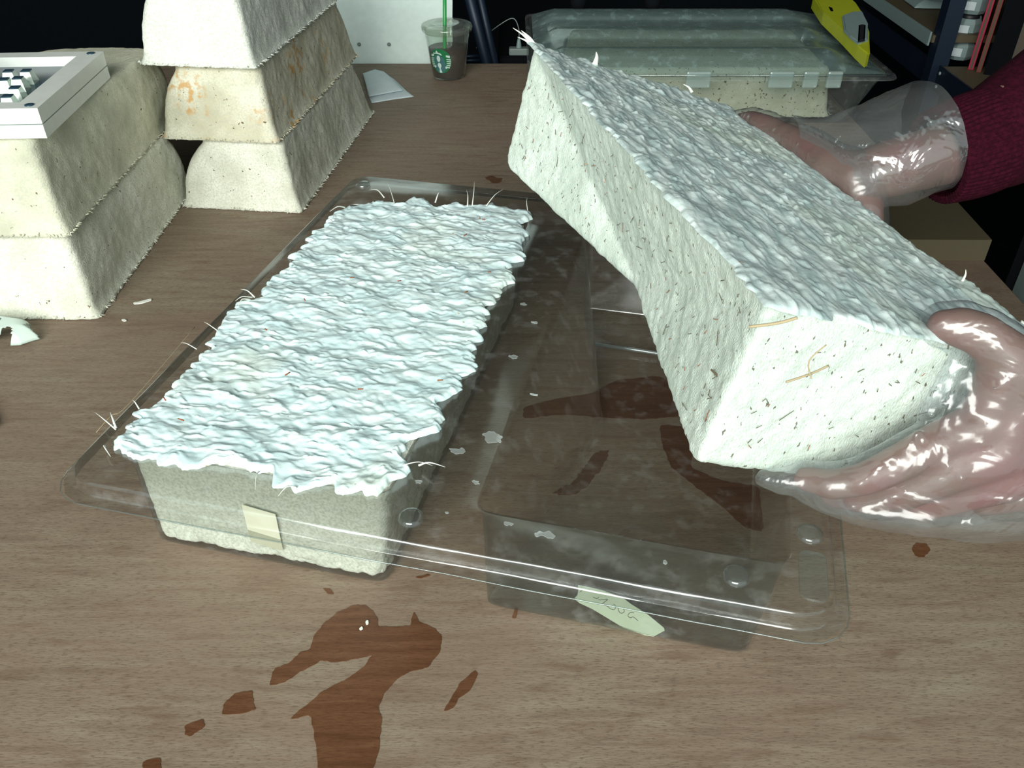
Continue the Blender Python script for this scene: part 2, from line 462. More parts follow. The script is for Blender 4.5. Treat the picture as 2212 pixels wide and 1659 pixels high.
spill('reddish wet band seen through the empty recess', [(0.0114,0.6896,0),(0.0451,0.7036,0),(0.0841,0.7131,0),(0.1105,0.736,0),(0.1561,0.7444,0),(0.1779,0.7252,0),(0.1745,0.6745,0),(0.1367,0.6707,0),(0.1042,0.6707,0),(0.0534,0.6782,0),(0.0112,0.6707,0)], 0.0015, 14)
spill('long dark wet trail running under the front of the held block', [(0.1466,0.6612,0),(0.1719,0.6583,0),(0.1759,0.6281,0),(0.1665,0.5982,0),(0.1931,0.5793,0),(0.2257,0.5731,0),(0.2163,0.5155,0),(0.2016,0.521,0),(0.1866,0.5463,0),(0.1665,0.5731,0),(0.1491,0.5982,0),(0.1452,0.6315,0)], 0.0015, 15)
spill('thin broken wet trail across the empty recess floor', [(0.0352,0.564,0),(0.0547,0.5762,0),(0.0676,0.5982,0),(0.0816,0.6213,0),(0.0942,0.6233,0),(0.0841,0.5982,0),(0.0655,0.567,0),(0.0496,0.5598,0)], 0.003, 16)

# ------------------------------------------------------------------ ring lofts
def resample(poly, n):
    P = np.asarray(poly, float); Q = np.vstack([P, P[:1]])
    d = np.linalg.norm(np.diff(Q, axis=0), axis=1); s = np.r_[0, np.cumsum(d)]
    t = np.linspace(0, s[-1], n, endpoint=False)
    return np.stack([np.interp(t, s, Q[:, k]) for k in range(P.shape[1])], 1)
def csmooth(P, it):
    for _ in range(it): P = 0.25 * np.roll(P, 1, 0) + 0.5 * P + 0.25 * np.roll(P, -1, 0)
    return P
def rrect(x0, x1, y0, y1, rad, seg=10):
    # rad = radii at (x0,y0),(x1,y0),(x1,y1),(x0,y1)
    out = []
    for (cx, cy, a0, r) in ((x0 + rad[0], y0 + rad[0], 180, rad[0]), (x1 - rad[1], y0 + rad[1], 270, rad[1]), (x1 - rad[2], y1 - rad[2], 0, rad[2]), (x0 + rad[3], y1 - rad[3], 90, rad[3])):
        for k in range(seg + 1):
            a = math.radians(a0 + 90 * k / seg); out.append((cx + r * math.cos(a), cy + r * math.sin(a)))
    return np.array(out)
def loft_faces(rows, n, cap0=None, cap1=None):
    F = []
    for i in range(rows - 1):
        for k in range(n):
            F.append((i * n + k, i * n + (k + 1) % n, (i + 1) * n + (k + 1) % n, (i + 1) * n + k))
    return F
def normals_of(V, F):
    me = bpy.data.meshes.new('tmp'); me.from_pydata([tuple(v) for v in V], [], F); me.update()
    N = np.empty(len(V) * 3); me.vertices.foreach_get('normal', N); bpy.data.meshes.remove(me)
    return N.reshape(-1, 3)

def closed_loft(rings):
    """rings: list of (n,3); both ends closed by shrinking caps"""
    n = len(rings[0]); R = list(rings)
    def cap(r):
        c = r.mean(0); return [c + (r - c) * s for s in (0.94, 0.86, 0.76, 0.64, 0.5, 0.36, 0.22, 0.1, 0.02)]
    R = [x for x in cap(R[0])][::-1] + R + cap(R[-1])
    V = np.vstack(R); F = loft_faces(len(R), n)
    F.append(tuple(range(n))[::-1]); F.append(tuple((len(R) - 1) * n + k for k in range(n)))
    return V, F, n

# ------------------------------------------------------------------ stacked mycelium blocks (wide rim down)
def stack_block(label, mat, loc, rz, Wd, L, Hh, inset, rad, seed, bulge=0.0, n=300, rows=26):
    """inset = (left,right,front,back) taper of the upper end; local origin = front right rim corner"""
    t = thing('mycelium_block', label, 'block', loc, rz, 'stacked mycelium blocks')
    rings = []
    for i in range(rows):
        u = i / (rows - 1)
        f = u ** 0.9
        flare = 0.004 * math.exp(-u * 14)
        x0 = -Wd + inset[0] * (f * 0.12 + 0.88 * u ** 3) - flare; x1 = -inset[1] * f + flare
        y0 = inset[2] * f - flare; y1 = L - inset[3] * u ** 3.5 + flare * 0.5
        rr = [r * (0.55 + 0.45 * u) for r in rad]
        p = resample(rrect(x0, x1, y0, y1, rr), n)
        side = np.clip((p[:, 0] - (x0 + x1) / 2) / (x1 - x0) * 2, 0, 1); bk_ = np.clip(p[:, 1] / L, 0, 1) ** 1.5
        p[:, 0] += side * bk_ * (bulge * math.sin(math.pi * min(1, u * 0.95)) + inset[1] * f * (1 if bulge else 0))
        rings.append(np.c_[p, np.full(n, u * Hh)])
    for k in range(1, 7):       # rounded upper edge
        a = k / 6 * math.pi / 2; r = 0.012
        c = rings[rows - 1].mean(0); base = rings[rows - 1]
        d = base - c; ln = np.linalg.norm(d[:, :2], axis=1, keepdims=True)
        q = base - d / ln * r * (1 - math.cos(a)); q[:, 2] = Hh - r + r * math.sin(a)
        rings.append(q)
    # compress the straight part so the rounded edge ends at Hh
    for i in range(rows): rings[i][:, 2] *= (Hh - 0.012) / Hh
    V, F, n = closed_loft(rings)
    N = normals_of(V, F)
    d = fbm(V, 26, 3, seed) * 0.0022 + fbm(V, 170, 2, seed + 5) * 0.0010
    z = V[:, 2] / Hh
    rim = np.exp(-z * 26)
    V = V + N * (d * np.clip(z * 8, 0.0, 1))[:, None]
    side = N.copy(); side[:, 2] = 0
    V = V + side * (rim * np.abs(fbm(V, 120, 3, seed + 9)) * 0.006)[:, None]
    V[:, 2] = np.clip(V[:, 2], 0.0008, Hh - 0.0004)
    o = mesh_obj('body', V, F, mat, t); fix_normals(o)
    # ragged fringe on the rim
    rnd = random.Random(seed); ring = rings[0]; geos = []
    for k in range(300):
        i = rnd.randrange(n); p = ring[i]; tan = ring[(i + 1) % n] - ring[i - 1]; tan /= np.linalg.norm(tan) + 1e-9
        out = np.array((tan[1], -tan[0], 0)); w = rnd.uniform(0.0005, 0.0018); l = rnd.uniform(0.0010, 0.0052)
        z0 = rnd.uniform(0.001, 0.004)
        a = p + np.array((0, 0, z0)); b = a + out * l + tan * rnd.uniform(-0.004, 0.004) + np.array((0, 0, rnd.uniform(-0.002, 0.001)))
        b[2] = max(b[2], 0.0007)
        h = np.array((0, 0, 0.0007))
        geos.append(([a - tan * w, a + tan * w, a + h * 1.5, b], [(0, 1, 3), (1, 2, 3), (2, 0, 3), (0, 2, 1)]))
    f = join_geo('fringe', geos, mat, t, False); f['kind'] = 'stuff'
    return t

# local origin of each block is its front right rim corner
RZ = math.radians(-6.5)
stack_block('cream mycelium block standing on the table under the block with the white case', MY[0], (-0.491, 0.862, 0), 0.0, 0.215, 0.372, 0.101, (0.03, 0.012, 0.014, 0.014), (0.03, 0.012, 0.034, 0.075), 11, 0.005)
stack_block('greenish grey mycelium block directly beneath the white plastic case', MY[1], (-0.501, 0.873, 0.101), 0.0, 0.215, 0.400, 0.103, (0.03, 0.012, 0.016, 0.014), (0.03, 0.013, 0.030, 0.085), 12, 0.006)
stack_block('pale clean mycelium block at the bottom of the stack of three', MY[2], (-0.308, 1.150, 0), RZ, 0.176, 0.43, 0.100, (0.036, 0.016, 0.012, 0.02), (0.022, 0.010, 0.02, 0.05), 13)
stack_block('yellow and orange spotted mycelium block, middle of the stack of three', MY[3], (-0.328, 1.160, 0.100), RZ, 0.165, 0.43, 0.100, (0.026, 0.014, 0.012, 0.02), (0.022, 0.012, 0.02, 0.05), 14)
stack_block('brightest white mycelium block, topmost of the stack of three', MY[4], (-0.342, 1.165, 0.200), RZ, 0.158, 0.43, 0.102, (0.020, 0.014, 0.012, 0.02), (0.022, 0.012, 0.02, 0.05), 15)

# ------------------------------------------------------------------ bricks with one folded long side
def fold_rings(c, n=420, rows=34, sm=2, edge=0.008, inset_bottom=True):
    """c: dict A,G,F,A2 (open face) and B,D,E,B2,C (mould-bottom, C pushed in on the A-G side). ring order A->X->Y->G->F->A2"""
    P = {k: np.array(v, float) for k, v in c.items()}
    rings = []
    lp = lambda a, b, t: P[a] + (P[b] - P[a]) * t
    for i in range(rows):
        t = i / (rows - 1); tc = min(max(t, 0.004), 0.996)
        poly = [lp('A', 'B', t), lp('A', 'C', tc), lp('G', 'C', tc), lp('G', 'D', t), lp('F', 'E', t), lp('A2', 'B2', t)]
        if t > 0.99: poly = [lp('A', 'B', t), P['C'] * 0.996 + P['A'] * 0.004, P['C'] * 0.996 + P['G'] * 0.004, lp('G', 'D', t), lp('F', 'E', t), lp('A2', 'B2', t)]
        rings.append(csmooth(resample(poly, n), sm + 4))
    cb = rings[-1].mean(0); axis = P['B'] - P['A'] + P['D'] - P['G']; axis /= np.linalg.norm(axis)
    last = rings[-1].copy()
    for k in range(1, 6):
        a = k / 5 * math.pi / 2
        d = last - cb; ln = np.linalg.norm(d, axis=1, keepdims=True)
        rings.append(last - d / ln * edge * (1 - math.cos(a)) + axis * edge * math.sin(a))
    return rings

def fold_body(name, c, mat, parent, seed, amp=(0.0010, 0.0006), n=420, rows=34, edge=0.008, limit_in=False, bumps=None, sm=2):
    rings = fold_rings(c, n, rows, sm=sm, edge=edge)
    V, F, n = closed_loft(rings)
    o = mesh_obj(name, V, F, mat, parent); fix_normals(o)
    N = np.empty(len(V) * 3); o.data.vertices.foreach_get('normal', N); N = N.reshape(-1, 3)
    d = fbm(V, 45, 3, seed) * amp[0] + fbm(V, 200, 2, seed + 3) * amp[1]
    if limit_in: d = -np.abs(d)
    if bumps is not None: d = d + bumps(V)
    V = V + N * d[:, None]
    o.data.vertices.foreach_set('co', V.ravel()); o.data.update()
    return o

def crust_patch(name, left, right, front, back, up, mat, parent, seed, nu=110, nv=230, height=0.008, jagamp=0.004, stretch=(1, 1), ridge=0.006):
    """left/right: functions t->xyz along the length (front to back); front/back: s->xyz along the width"""
    s = np.linspace(0, 1, nu); t = np.linspace(0, 1, nv)
    Lp = np.array([left(x) for x in t]); Rp = np.array([right(x) for x in t]); Fp = np.array([front(x) for x in s]); Bp = np.array([back(x) for x in s])
    SS, TT = np.meshgrid(s, t)
    P = (1 - SS)[..., None] * Lp[:, None] + SS[..., None] * Rp[:, None] + (1 - TT)[..., None] * Fp[None] + TT[..., None] * Bp[None]
    P -= ((1 - SS) * (1 - TT))[..., None] * Fp[0] + (SS * (1 - TT))[..., None] * Fp[-1] + ((1 - SS) * TT)[..., None] * Bp[0] + (SS * TT)[..., None] * Bp[-1]
    up = np.array(up, float); up /= np.linalg.norm(up)
    du = Rp.mean(0) - Lp.mean(0); wu = np.linalg.norm(du); du /= wu
    dv = Bp.mean(0) - Fp.mean(0); wv = np.linalg.norm(dv); dv /= wv
    Q = P.reshape(-1, 3); a = Q @ du; b = Q @ dv
    K = np.c_[a * stretch[0], b * stretch[1], np.zeros(len(a))]
    wx = fbm(K, 60, 2, seed + 71) * 0.006; wy = fbm(K, 60, 2, seed + 81) * 0.006
    K2 = K + np.c_[wx, wy, wx * 0]
    h = fbm(K, 42, 3, seed)
    rdg = 1 - np.abs(fbm(K2, 120, 3, seed + 21)) * 2.6
    flk = np.clip(fbm(K2 * np.array((0.8, 1.5, 1)), 150, 2, seed + 33) - 0.30, 0, 1)
    h = height * (0.62 + 0.34 * h) + ridge * 0.9 * fbm(K2, 78, 3, seed + 91) + ridge * 0.30 * np.clip(rdg, 0, 1) * np.clip(fbm(K, 34, 2, seed + 31) + 0.40, 0, 1) + ridge * 1.2 * flk + 0.0006 * fbm(K2, 260, 2, seed + 41)
    e = np.minimum.reduce([SS.ravel() * wu, (1 - SS.ravel()) * wu, TT.ravel() * wv, (1 - TT.ravel()) * wv])
    tp = np.clip(e / 0.006, 0, 1); tp = np.sqrt(1 - (1 - tp) ** 2)
    h = h * tp
    # ragged boundary: push border points in and out
    edge = np.clip(1 - e / 0.012, 0, 1)
    jn = lambda w, s_: (0.8 * fbm(w, 38, 2, s_) + 0.9 * fbm(w, 170, 3, s_ + 3) * (0.4 + np.abs(fbm(w, 25, 1, s_ + 5)))) * jagamp * 1.7
    ju = jn(np.c_[np.zeros(len(a)), b, SS.ravel() > 0.5], seed + 51)
    jv = jn(np.c_[a, np.zeros(len(a)), TT.ravel() > 0.5], seed + 61)
    eu = np.clip(1 - np.minimum(SS.ravel(), 1 - SS.ravel()) * wu / 0.014, 0, 1); ev = np.clip(1 - np.minimum(TT.ravel(), 1 - TT.ravel()) * wv / 0.014, 0, 1)
    sgu = np.where(SS.ravel() > 0.5, 1, -1); sgv = np.where(TT.ravel() > 0.5, 1, -1)
    Q = Q + du * (ju * eu * sgu)[:, None] + dv * (jv * ev * sgv)[:, None] + up * h[:, None]
    F = []
    for i in range(nv - 1):
        for j in range(nu - 1):
            F.append((i * nu + j, i * nu + j + 1, (i + 1) * nu + j + 1, (i + 1) * nu + j))
    return mesh_obj(name, Q, F, mat, parent)

def polyfun(pts):
    P = np.array(pts, float); d = np.r_[0, np.cumsum(np.linalg.norm(np.diff(P, axis=0), axis=1))]; d /= d[-1]
    return lambda t: np.array([np.interp(t, d, P[:, k]) for k in range(P.shape[1])])

# ------------------------------------------------------------------ clear mould tray (local axes: u along its front, v to its back)
TO = (-0.3470, 0.4660, 0.0); TR = math.radians(-13.7); H = 0.105
tray = thing('mould_tray', 'clear plastic forming tray with two deep recesses, one filled', 'tray', TO, TR)
TW, TL = 0.572, 0.598
rec = []
for u0, u1 in ((0.030, 0.252), (0.318, 0.536)):
    rec.append(dict(A=(u0, 0.512, H), G=(u0, 0.050, H), F=(u1, 0.050, H), A2=(u1, 0.512, H),
                    B=(u0 + 0.003, 0.506, 0.005), D=(u0 + 0.003, 0.048, 0.005), E=(u1 - 0.010, 0.049, 0.005), B2=(u1 - 0.009, 0.506, 0.005), C=(u0 + 0.062, 0.285, 0.005)))
def tray_shell():
    bm = bmesh.new()
    def ringverts(P): return [bm.verts.new(tuple(p)) for p in P]
    def bridge(a, b):
        n = len(a)
        for i in range(n): bm.faces.new((a[i], a[(i + 1) % n], b[(i + 1) % n], b[i]))
    n = 220
    pl = [0.010, TW - 0.010, 0.010, TL - 0.010]
    outer = resample(rrect(*pl, [0.022] * 4), n)
    loops = [ringverts(np.c_[outer, np.full(n, H)])]
    c = outer.mean(0)
    def grow(p, d):
        q = p.copy(); t = np.roll(p, -1, 0) - np.roll(p, 1, 0); nn = np.stack([t[:, 1], -t[:, 0]], 1); nn /= np.linalg.norm(nn, axis=1, keepdims=True)
        return q + nn * np.reshape(d, (-1, 1))
    prof = [(0.0012, H - 0.0004), (0.0024, H - 0.0018), (0.0030, H - 0.004), (0.0042, H - 0.0100), (0.0048, H - 0.0131), (0.0052, H - 0.0132), (0.0130, H - 0.0132)]
    prev = loops[0]
    for d, z in prof:
        g = grow(outer, d + 0.0007 * fbm(np.c_[outer, np.full(n, d * 60)], 22, 3, 5)); g = np.c_[g, z + 0.0006 * fbm(np.c_[outer, np.full(n, d * 40)], 18, 3, 6)]
        cur = ringverts(g); bridge(prev, cur); prev = cur
    es = [e for e in bm.edges if all(v in set(loops[0]) for v in e.verts)]
    edges = list(es)
    for c_ in rec:
        rings = fold_rings(c_, 420, 18, sm=10, edge=0.004)
        # fillet at the opening
        top = rings[0]; cc = top.mean(0); d = top - cc; d[:, 2] = 0; ln = np.linalg.norm(d, axis=1, keepdims=True)
        f0 = top + d / ln * 0.004
        f1 = top + d / ln * 0.0012; f1[:, 2] = H - 0.0012
        rr = [f0, f1] + [r for r in rings[1:]]
        fv = [ringverts(r) for r in rr]
        for a, b in zip(fv[:-1], fv[1:]): bridge(a, b)
        s0 = set(fv[0]); edges += [e for e in bm.edges if all(v in s0 for v in e.verts)]
        lastv = fv[-1]; lc = rr[-1]; cen = lc.mean(0)
        inner = ringverts(cen + (lc - cen) * 0.5); bridge(lastv, inner)
        bm.faces.new(inner)
    bmesh.ops.triangle_fill(bm, edges=edges, use_beauty=True, use_dissolve=False)
    o = bm_obj('shell', bm, M_clear, tray, True)
    return o
tray_shell()
lipring = resample(rrect(-0.0030, TW + 0.0030, -0.0030, TL + 0.0030, [0.030] * 4), 200)
lipring = lipring + 0.0007 * fbm(np.c_[lipring, np.zeros(200)], 16, 2, 9)[:, None]
V, F = tube_geo([(p[0], p[1], H - 0.0132) for p in np.vstack([lipring, lipring[:1]])], 0.0006, 6)
mesh_obj('rim', V, F, M_rim, tray)
def stud(u, v, r=0.009):
    lathe('stud', [(r, H + 0.0002), (r * 0.97, H + 0.0022), (r * 0.8, H + 0.0038), (r * 0.5, H + 0.0043), (0.0003, H + 0.0045)], M_rim, tray, 28, False, (u, v, 0))
for q in ((0.277, 0.029), (0.501, 0.029), (0.549, 0.079), (0.292, 0.545), (0.030, 0.560), (0.549, 0.50)): stud(*q)
# shallow raised pad beside the right recess and a rib across its floor
pad = rrect(0.541, 0.559, 0.020, 0.062, [0.006] * 4)
film('pad', pad, H, H + 0.002, M_rim, tray)
tube('rib', [(0.345, 0.425, 0.006), (0.40, 0.423, 0.007), (0.525, 0.418, 0.006)], 0.0022, M_rim, tray)

# white residue flecks on the flange
rnd = random.Random(4)
for (u, v, r) in ((0.311, 0.128, 0.011), (0.288, 0.106, 0.006), (0.330, 0.190, 0.003), (0.300, 0.240, 0.004), (0.306, 0.300, 0.003), (0.270, 0.065, 0.004), (0.312, 0.075, 0.003), (0.372, 0.036, 0.006), (0.345, 0.040, 0.003), (0.288, 0.330, 0.003), (0.455, 0.030, 0.002), (0.300, 0.040, 0.002)):
    pts = [(u + r * math.cos(a) * rnd.uniform(0.4, 1.4), v + r * 0.6 * math.sin(a) * rnd.uniform(0.4, 1.4)) for a in np.linspace(0, 2 * math.pi, 12)[:-1]]
    film('residue', jag(pts, 0.0018, 7, 4), H + 0.0001, H + 0.0007, M_residue, tray)

# masking tape with a pencilled weight, half on the recess wall
M_inv = Matrix.Translation(TO) @ Matrix.Rotation(TR, 4, 'Z')
M_inv = M_inv.inverted()
def tloc(p): return tuple(M_inv @ Vector(p))
tp = [(0.0504,0.4359,0.0257),(0.0552,0.4341,0.0268),(0.0681,0.4288,0.0283),(0.0828,0.4223,0.0281),(0.089,0.419,0.0247),(0.1019,0.4126,0.0198),(0.1135,0.4062,0.0128),(0.1143,0.4054,0.0105),(0.111,0.4061,0.0064),(0.1071,0.4068,0.0015),(0.0966,0.4109,-0.0011),(0.0882,0.4146,-0.0009),(0.076,0.4206,0.0031),(0.0621,0.4275,0.0077),(0.0523,0.432,0.0093),(0.048,0.4343,0.0119),(0.0504,0.4341,0.016),(0.0509,0.4348,0.021)]
bm = bmesh.new(); f = bm.faces.new([bm.verts.new(tloc(p)) for p in tp]); r = bmesh.ops.extrude_face_region(bm, geom=[f])
bmesh.ops.translate(bm, vec=(0, 0.0002, -0.0002), verts=[x for x in r['geom'] if isinstance(x, bmesh.types.BMVert)])
tape = bm_obj('tape', bm, M_tape, tray); tape['label'] = 'pale green masking tape with pencilled figures'
strokes = [[(0.0525,0.4347,0.0239),(0.0539,0.4338,0.0228),(0.052,0.4341,0.0197)],
 [(0.062,0.4297,0.0192),(0.0647,0.4285,0.019),(0.0663,0.4281,0.021)],
 [(0.0661,0.4277,0.0183),(0.0695,0.4266,0.0199),(0.0726,0.4256,0.0217),(0.0712,0.4257,0.0192),(0.069,0.4261,0.016)],
 [(0.0659,0.4273,0.0156),(0.07,0.4255,0.0156),(0.0731,0.4241,0.0149)],
 [(0.0731,0.4241,0.0151),(0.0747,0.4232,0.0138),(0.0772,0.4221,0.0138),(0.0785,0.4219,0.0155),(0.0783,0.4225,0.0185),(0.077,0.4232,0.019)],
 [(0.0806,0.4213,0.0173),(0.0809,0.4206,0.0146),(0.0825,0.4196,0.0129),(0.0841,0.4191,0.0138),(0.0852,0.4191,0.016),(0.0839,0.4199,0.0174)],
 [(0.092,0.4163,0.0172),(0.0898,0.4172,0.0167),(0.088,0.4175,0.0139),(0.0883,0.4169,0.0119),(0.0901,0.4161,0.0118),(0.0917,0.4157,0.0132),(0.0952,0.4138,0.0112)]]
geos = []
for s_ in strokes:
    pp = [tuple(Vector(tloc(p)) + Vector((0, -0.0001, 0.0002))) for p in spline(s_, 4)]
    geos.append(tube_geo(pp, 0.00022, 5))
join_geo('pencil_writing', geos, M_ink, tape)
# cream tape on the filled recess
q = [(0.128, 0.0480, 0.066), (0.156, 0.0480, 0.062), (0.154, 0.0500, 0.018), (0.126, 0.0500, 0.022)]
t2_ = fix_normals(mesh_obj('tape', q + [(a, b - 0.0004, c) for a, b, c in q], [(0, 1, 2, 3), (4, 7, 6, 5), (0, 4, 5, 1), (1, 5, 6, 2), (2, 6, 7, 3), (3, 7, 4, 0)], M_tape2, tray, False))
t2_['label'] = 'blank cream masking tape'

# block inside the left recess
fb = thing('mycelium_block', 'wet white mycelium block filling the left recess of the clear tray', 'block', TO, TR)
r0 = rec[0]; g = 0.002
cc = {}
for k_, p in r0.items():
    x = p[0] + (g if k_ in 'AGBD' or k_ == 'C' else -g)
    y = p[1] + (g if k_ in ('G', 'F', 'D', 'E') else (-g if k_ != 'C' else 0))
    z = p[2] - 0.002 if p[2] > 0.05 else 0.0088
    cc[k_] = (x, y, z)
def bumps(V):
    low = np.clip((0.052 - V[:, 2]) / 0.012 + 0.35 * fbm(V, 40, 2, 77), 0, 1)
    return -low * np.clip(fbm(V, 140, 3, 78) + 0.15, 0, 1) * 0.005
fold_body('body', cc, MY[5], fb, 21, (0.0010, 0.0008), edge=0.006, limit_in=True, bumps=bumps, sm=12)
lf = polyfun([(*p, H) for p in [(0.0228,0.0419),(0.0201,0.0626),(0.0225,0.0906),(0.0311,0.112),(0.0318,0.1323),(0.0257,0.1649),(0.0245,0.1826),(0.0258,0.2048),(0.0188,0.2344),(0.0219,0.2649),(0.0336,0.2786),(0.0281,0.3113),(0.029,0.352),(0.03,0.3958),(0.0298,0.433),(0.0267,0.4567),(0.0352,0.4869)]])
rt = polyfun([(*p, H) for p in [(0.2471,0.0469),(0.2525,0.0613),(0.262,0.0752),(0.251,0.092),(0.2539,0.1097),(0.2723,0.1235),(0.2703,0.1448),(0.2616,0.1603),(0.2651,0.179),(0.2642,0.2028),(0.2721,0.2191),(0.2661,0.2438),(0.2653,0.2672),(0.2562,0.2923),(0.2587,0.3208),(0.2623,0.354),(0.276,0.3688),(0.2704,0.3802),(0.2533,0.3861),(0.255,0.4071),(0.2656,0.4256),(0.2556,0.4508),(0.2598,0.469),(0.2509,0.4845),(0.251,0.5265)]])
ft = polyfun([(*p, H) for p in [(0.0228,0.0419),(0.0467,0.035),(0.0687,0.0377),(0.0908,0.0398),(0.1072,0.0449),(0.129,0.047),(0.1522,0.0463),(0.1685,0.0435),(0.1876,0.0344),(0.206,0.0419),(0.221,0.0405),(0.233,0.0464),(0.2471,0.0469)]])
bk = polyfun([(*p, H) for p in [(0.0352,0.4869),(0.0562,0.5038),(0.0724,0.5226),(0.0921,0.5166),(0.1136,0.5299),(0.1357,0.5245),(0.1558,0.5335),(0.1804,0.5275),(0.2003,0.5376),(0.2246,0.5304),(0.251,0.5265)]])
crust_patch('crust', lf, rt, ft, bk, (0, 0, 1), M_crust1, fb, 31, 220, 430, 0.0066, 0.0070, (0.75, 1.25), 0.0036)
# loose fibres and spikes round its edge
rnd = random.Random(9)
def fibre(a, b, bend, r=0.0007):
    a = np.array(a); b = np.array(b); m = (a + b) / 2 + np.array(bend)
    P = spline([a, m, b], 5); n = len(P)
    return tube_geo(P, [r * (1.6 - 1.45 * i / (n - 1)) for i in range(n)], 6)
fl = []
def up3(p, z): return np.array((p[0], p[1], z))
for (p, q_, zz) in (((0.0897,0.5107),(0.0686,0.5461),.118), ((0.1807,0.5263),(0.1721,0.5671),.122), ((0.1754,0.525),(0.1673,0.5493),.118), ((0.1966,0.5301),(0.2098,0.5624),.118), ((0.1357,0.5245),(0.1381,0.5353),.118), ((0.2476,0.527),(0.2432,0.5462),.118), ((0.072,0.5238),(0.0503,0.5346),.112), ((0.0367,0.4872),(0.0259,0.4685),.111),
                  ((0.2661,0.0793),(0.287,0.0789),.112), ((0.2543,0.0765),(0.2772,0.0792),.111), ((0.0201,0.0626),(-0.0064,0.0747),.112), ((0.0191,0.0641),(0.0073,0.0762),.114), ((0.0225,0.0906),(0.0158,0.0939),.114), ((0.0286,0.2737),(0.0186,0.2588),.112), ((0.0308,0.2743),(0.0144,0.2778),.114), ((0.0285,0.2692),(0.0266,0.2502),.112), ((0.0259,0.2113),(0.0085,0.2177),.112), ((0.0232,0.1793),(0.0063,0.1813),.112), ((0.1872,0.0353),(0.1776,0.0242),.108), ((0.1529,0.0449),(0.1594,0.0257),.109), ((0.0232,0.0431),(0.0356,0.033),.109)):
    fl.append(fibre(up3(p, H + 0.004), up3(q_, zz), (rnd.uniform(-.002, .002), rnd.uniform(-.002, .002), 0.004), rnd.uniform(0.0003, 0.0008)))
f_ = join_geo('loose_fibres', fl, M_fibre, fb); f_['kind'] = 'stuff'
tube('straw', spline([(*(0.0042,0.0587), H + .001), (*(0.006,0.0772), H + .004), (*(0.0108,0.0954), H + .004), (*(0.0001,0.2148), H + .002)], 6), 0.0003, M_straw, fb, 5)  # highlight on the tray's left edge, built as a pale strand; no real straw
fl = []
for k in range(14):
    tq = rnd.uniform(0.03, 0.97); sq = rnd.uniform(0.55, 0.97) if rnd.random() < 0.6 else rnd.uniform(0.05, 0.95)
    p = lf(tq) * (1 - sq) + rt(tq) * sq; p[2] = H + 0.0115
    a = rnd.uniform(0, 3.14); l = rnd.uniform(0.001, 0.003)
    d = np.array((math.cos(a), math.sin(a), 0)) * l
    fl.append(tube_geo([p - d, p + d], [0.0007, 0.0005], 5))
f_ = join_geo('flecks', fl, M_rust, fb); f_['kind'] = 'stuff'

# ------------------------------------------------------------------ held block
hb_c = dict(A=(0.0182,0.7951,0.3284), A2=(0.2103,0.8386,0.2578), G=(0.1238,0.3539,0.3256), F=(0.3229,0.4014,0.2554), B=(-0.0057,0.7778,0.2344), D=(0.1039,0.359,0.2249))
P_ = {k: np.array(v) for k, v in hb_c.items()}
hb_c['E'] = tuple(P_['F'] + (P_['D'] - P_['G']) + 0.024 * (P_['G'] - P_['F']) / np.linalg.norm(P_['G'] - P_['F']))
hb_c['B2'] = tuple(P_['A2'] + (P_['B'] - P_['A']) + 0.024 * (P_['A'] - P_['A2']) / np.linalg.norm(P_['A'] - P_['A2']))
hb_c['C'] = (0.0949,0.5792,0.2132)
org = np.array([0.17, 0.60, 0.24])
hc = {k: tuple(np.array(v) - org) for k, v in hb_c.items()}
hb = thing('mycelium_block', 'speckled white folded block held up in two gloved hands', 'block', tuple(org))
fold_body('body', hc, MY[6], hb, 41, (0.0013, 0.0012), 520, 44, 0.009)
HP = {k: np.array(v) for k, v in hc.items()}
hup = np.cross(HP['F'] - HP['G'], HP['A'] - HP['G']); hup /= np.linalg.norm(hup)
ex = 0.0035
wd = HP['F'] - HP['G']; wd /= np.linalg.norm(wd); ld = HP['A'] - HP['G']; ld /= np.linalg.norm(ld)
g0 = HP['G'] - wd * ex - ld * ex; f0 = HP['F'] + wd * ex - ld * ex; a0 = HP['A'] - wd * ex + ld * ex; a20 = HP['A2'] + wd * ex + ld * ex
lin = lambda a, b: (lambda t: a + (b - a) * t)
crust_patch('crust', lin(g0, a0), lin(f0, a20), lin(g0, f0), lin(a0, a20), hup, M_crust2, hb, 51, 190, 400, 0.0034, 0.0030, (1.8, 0.55), 0.0026)
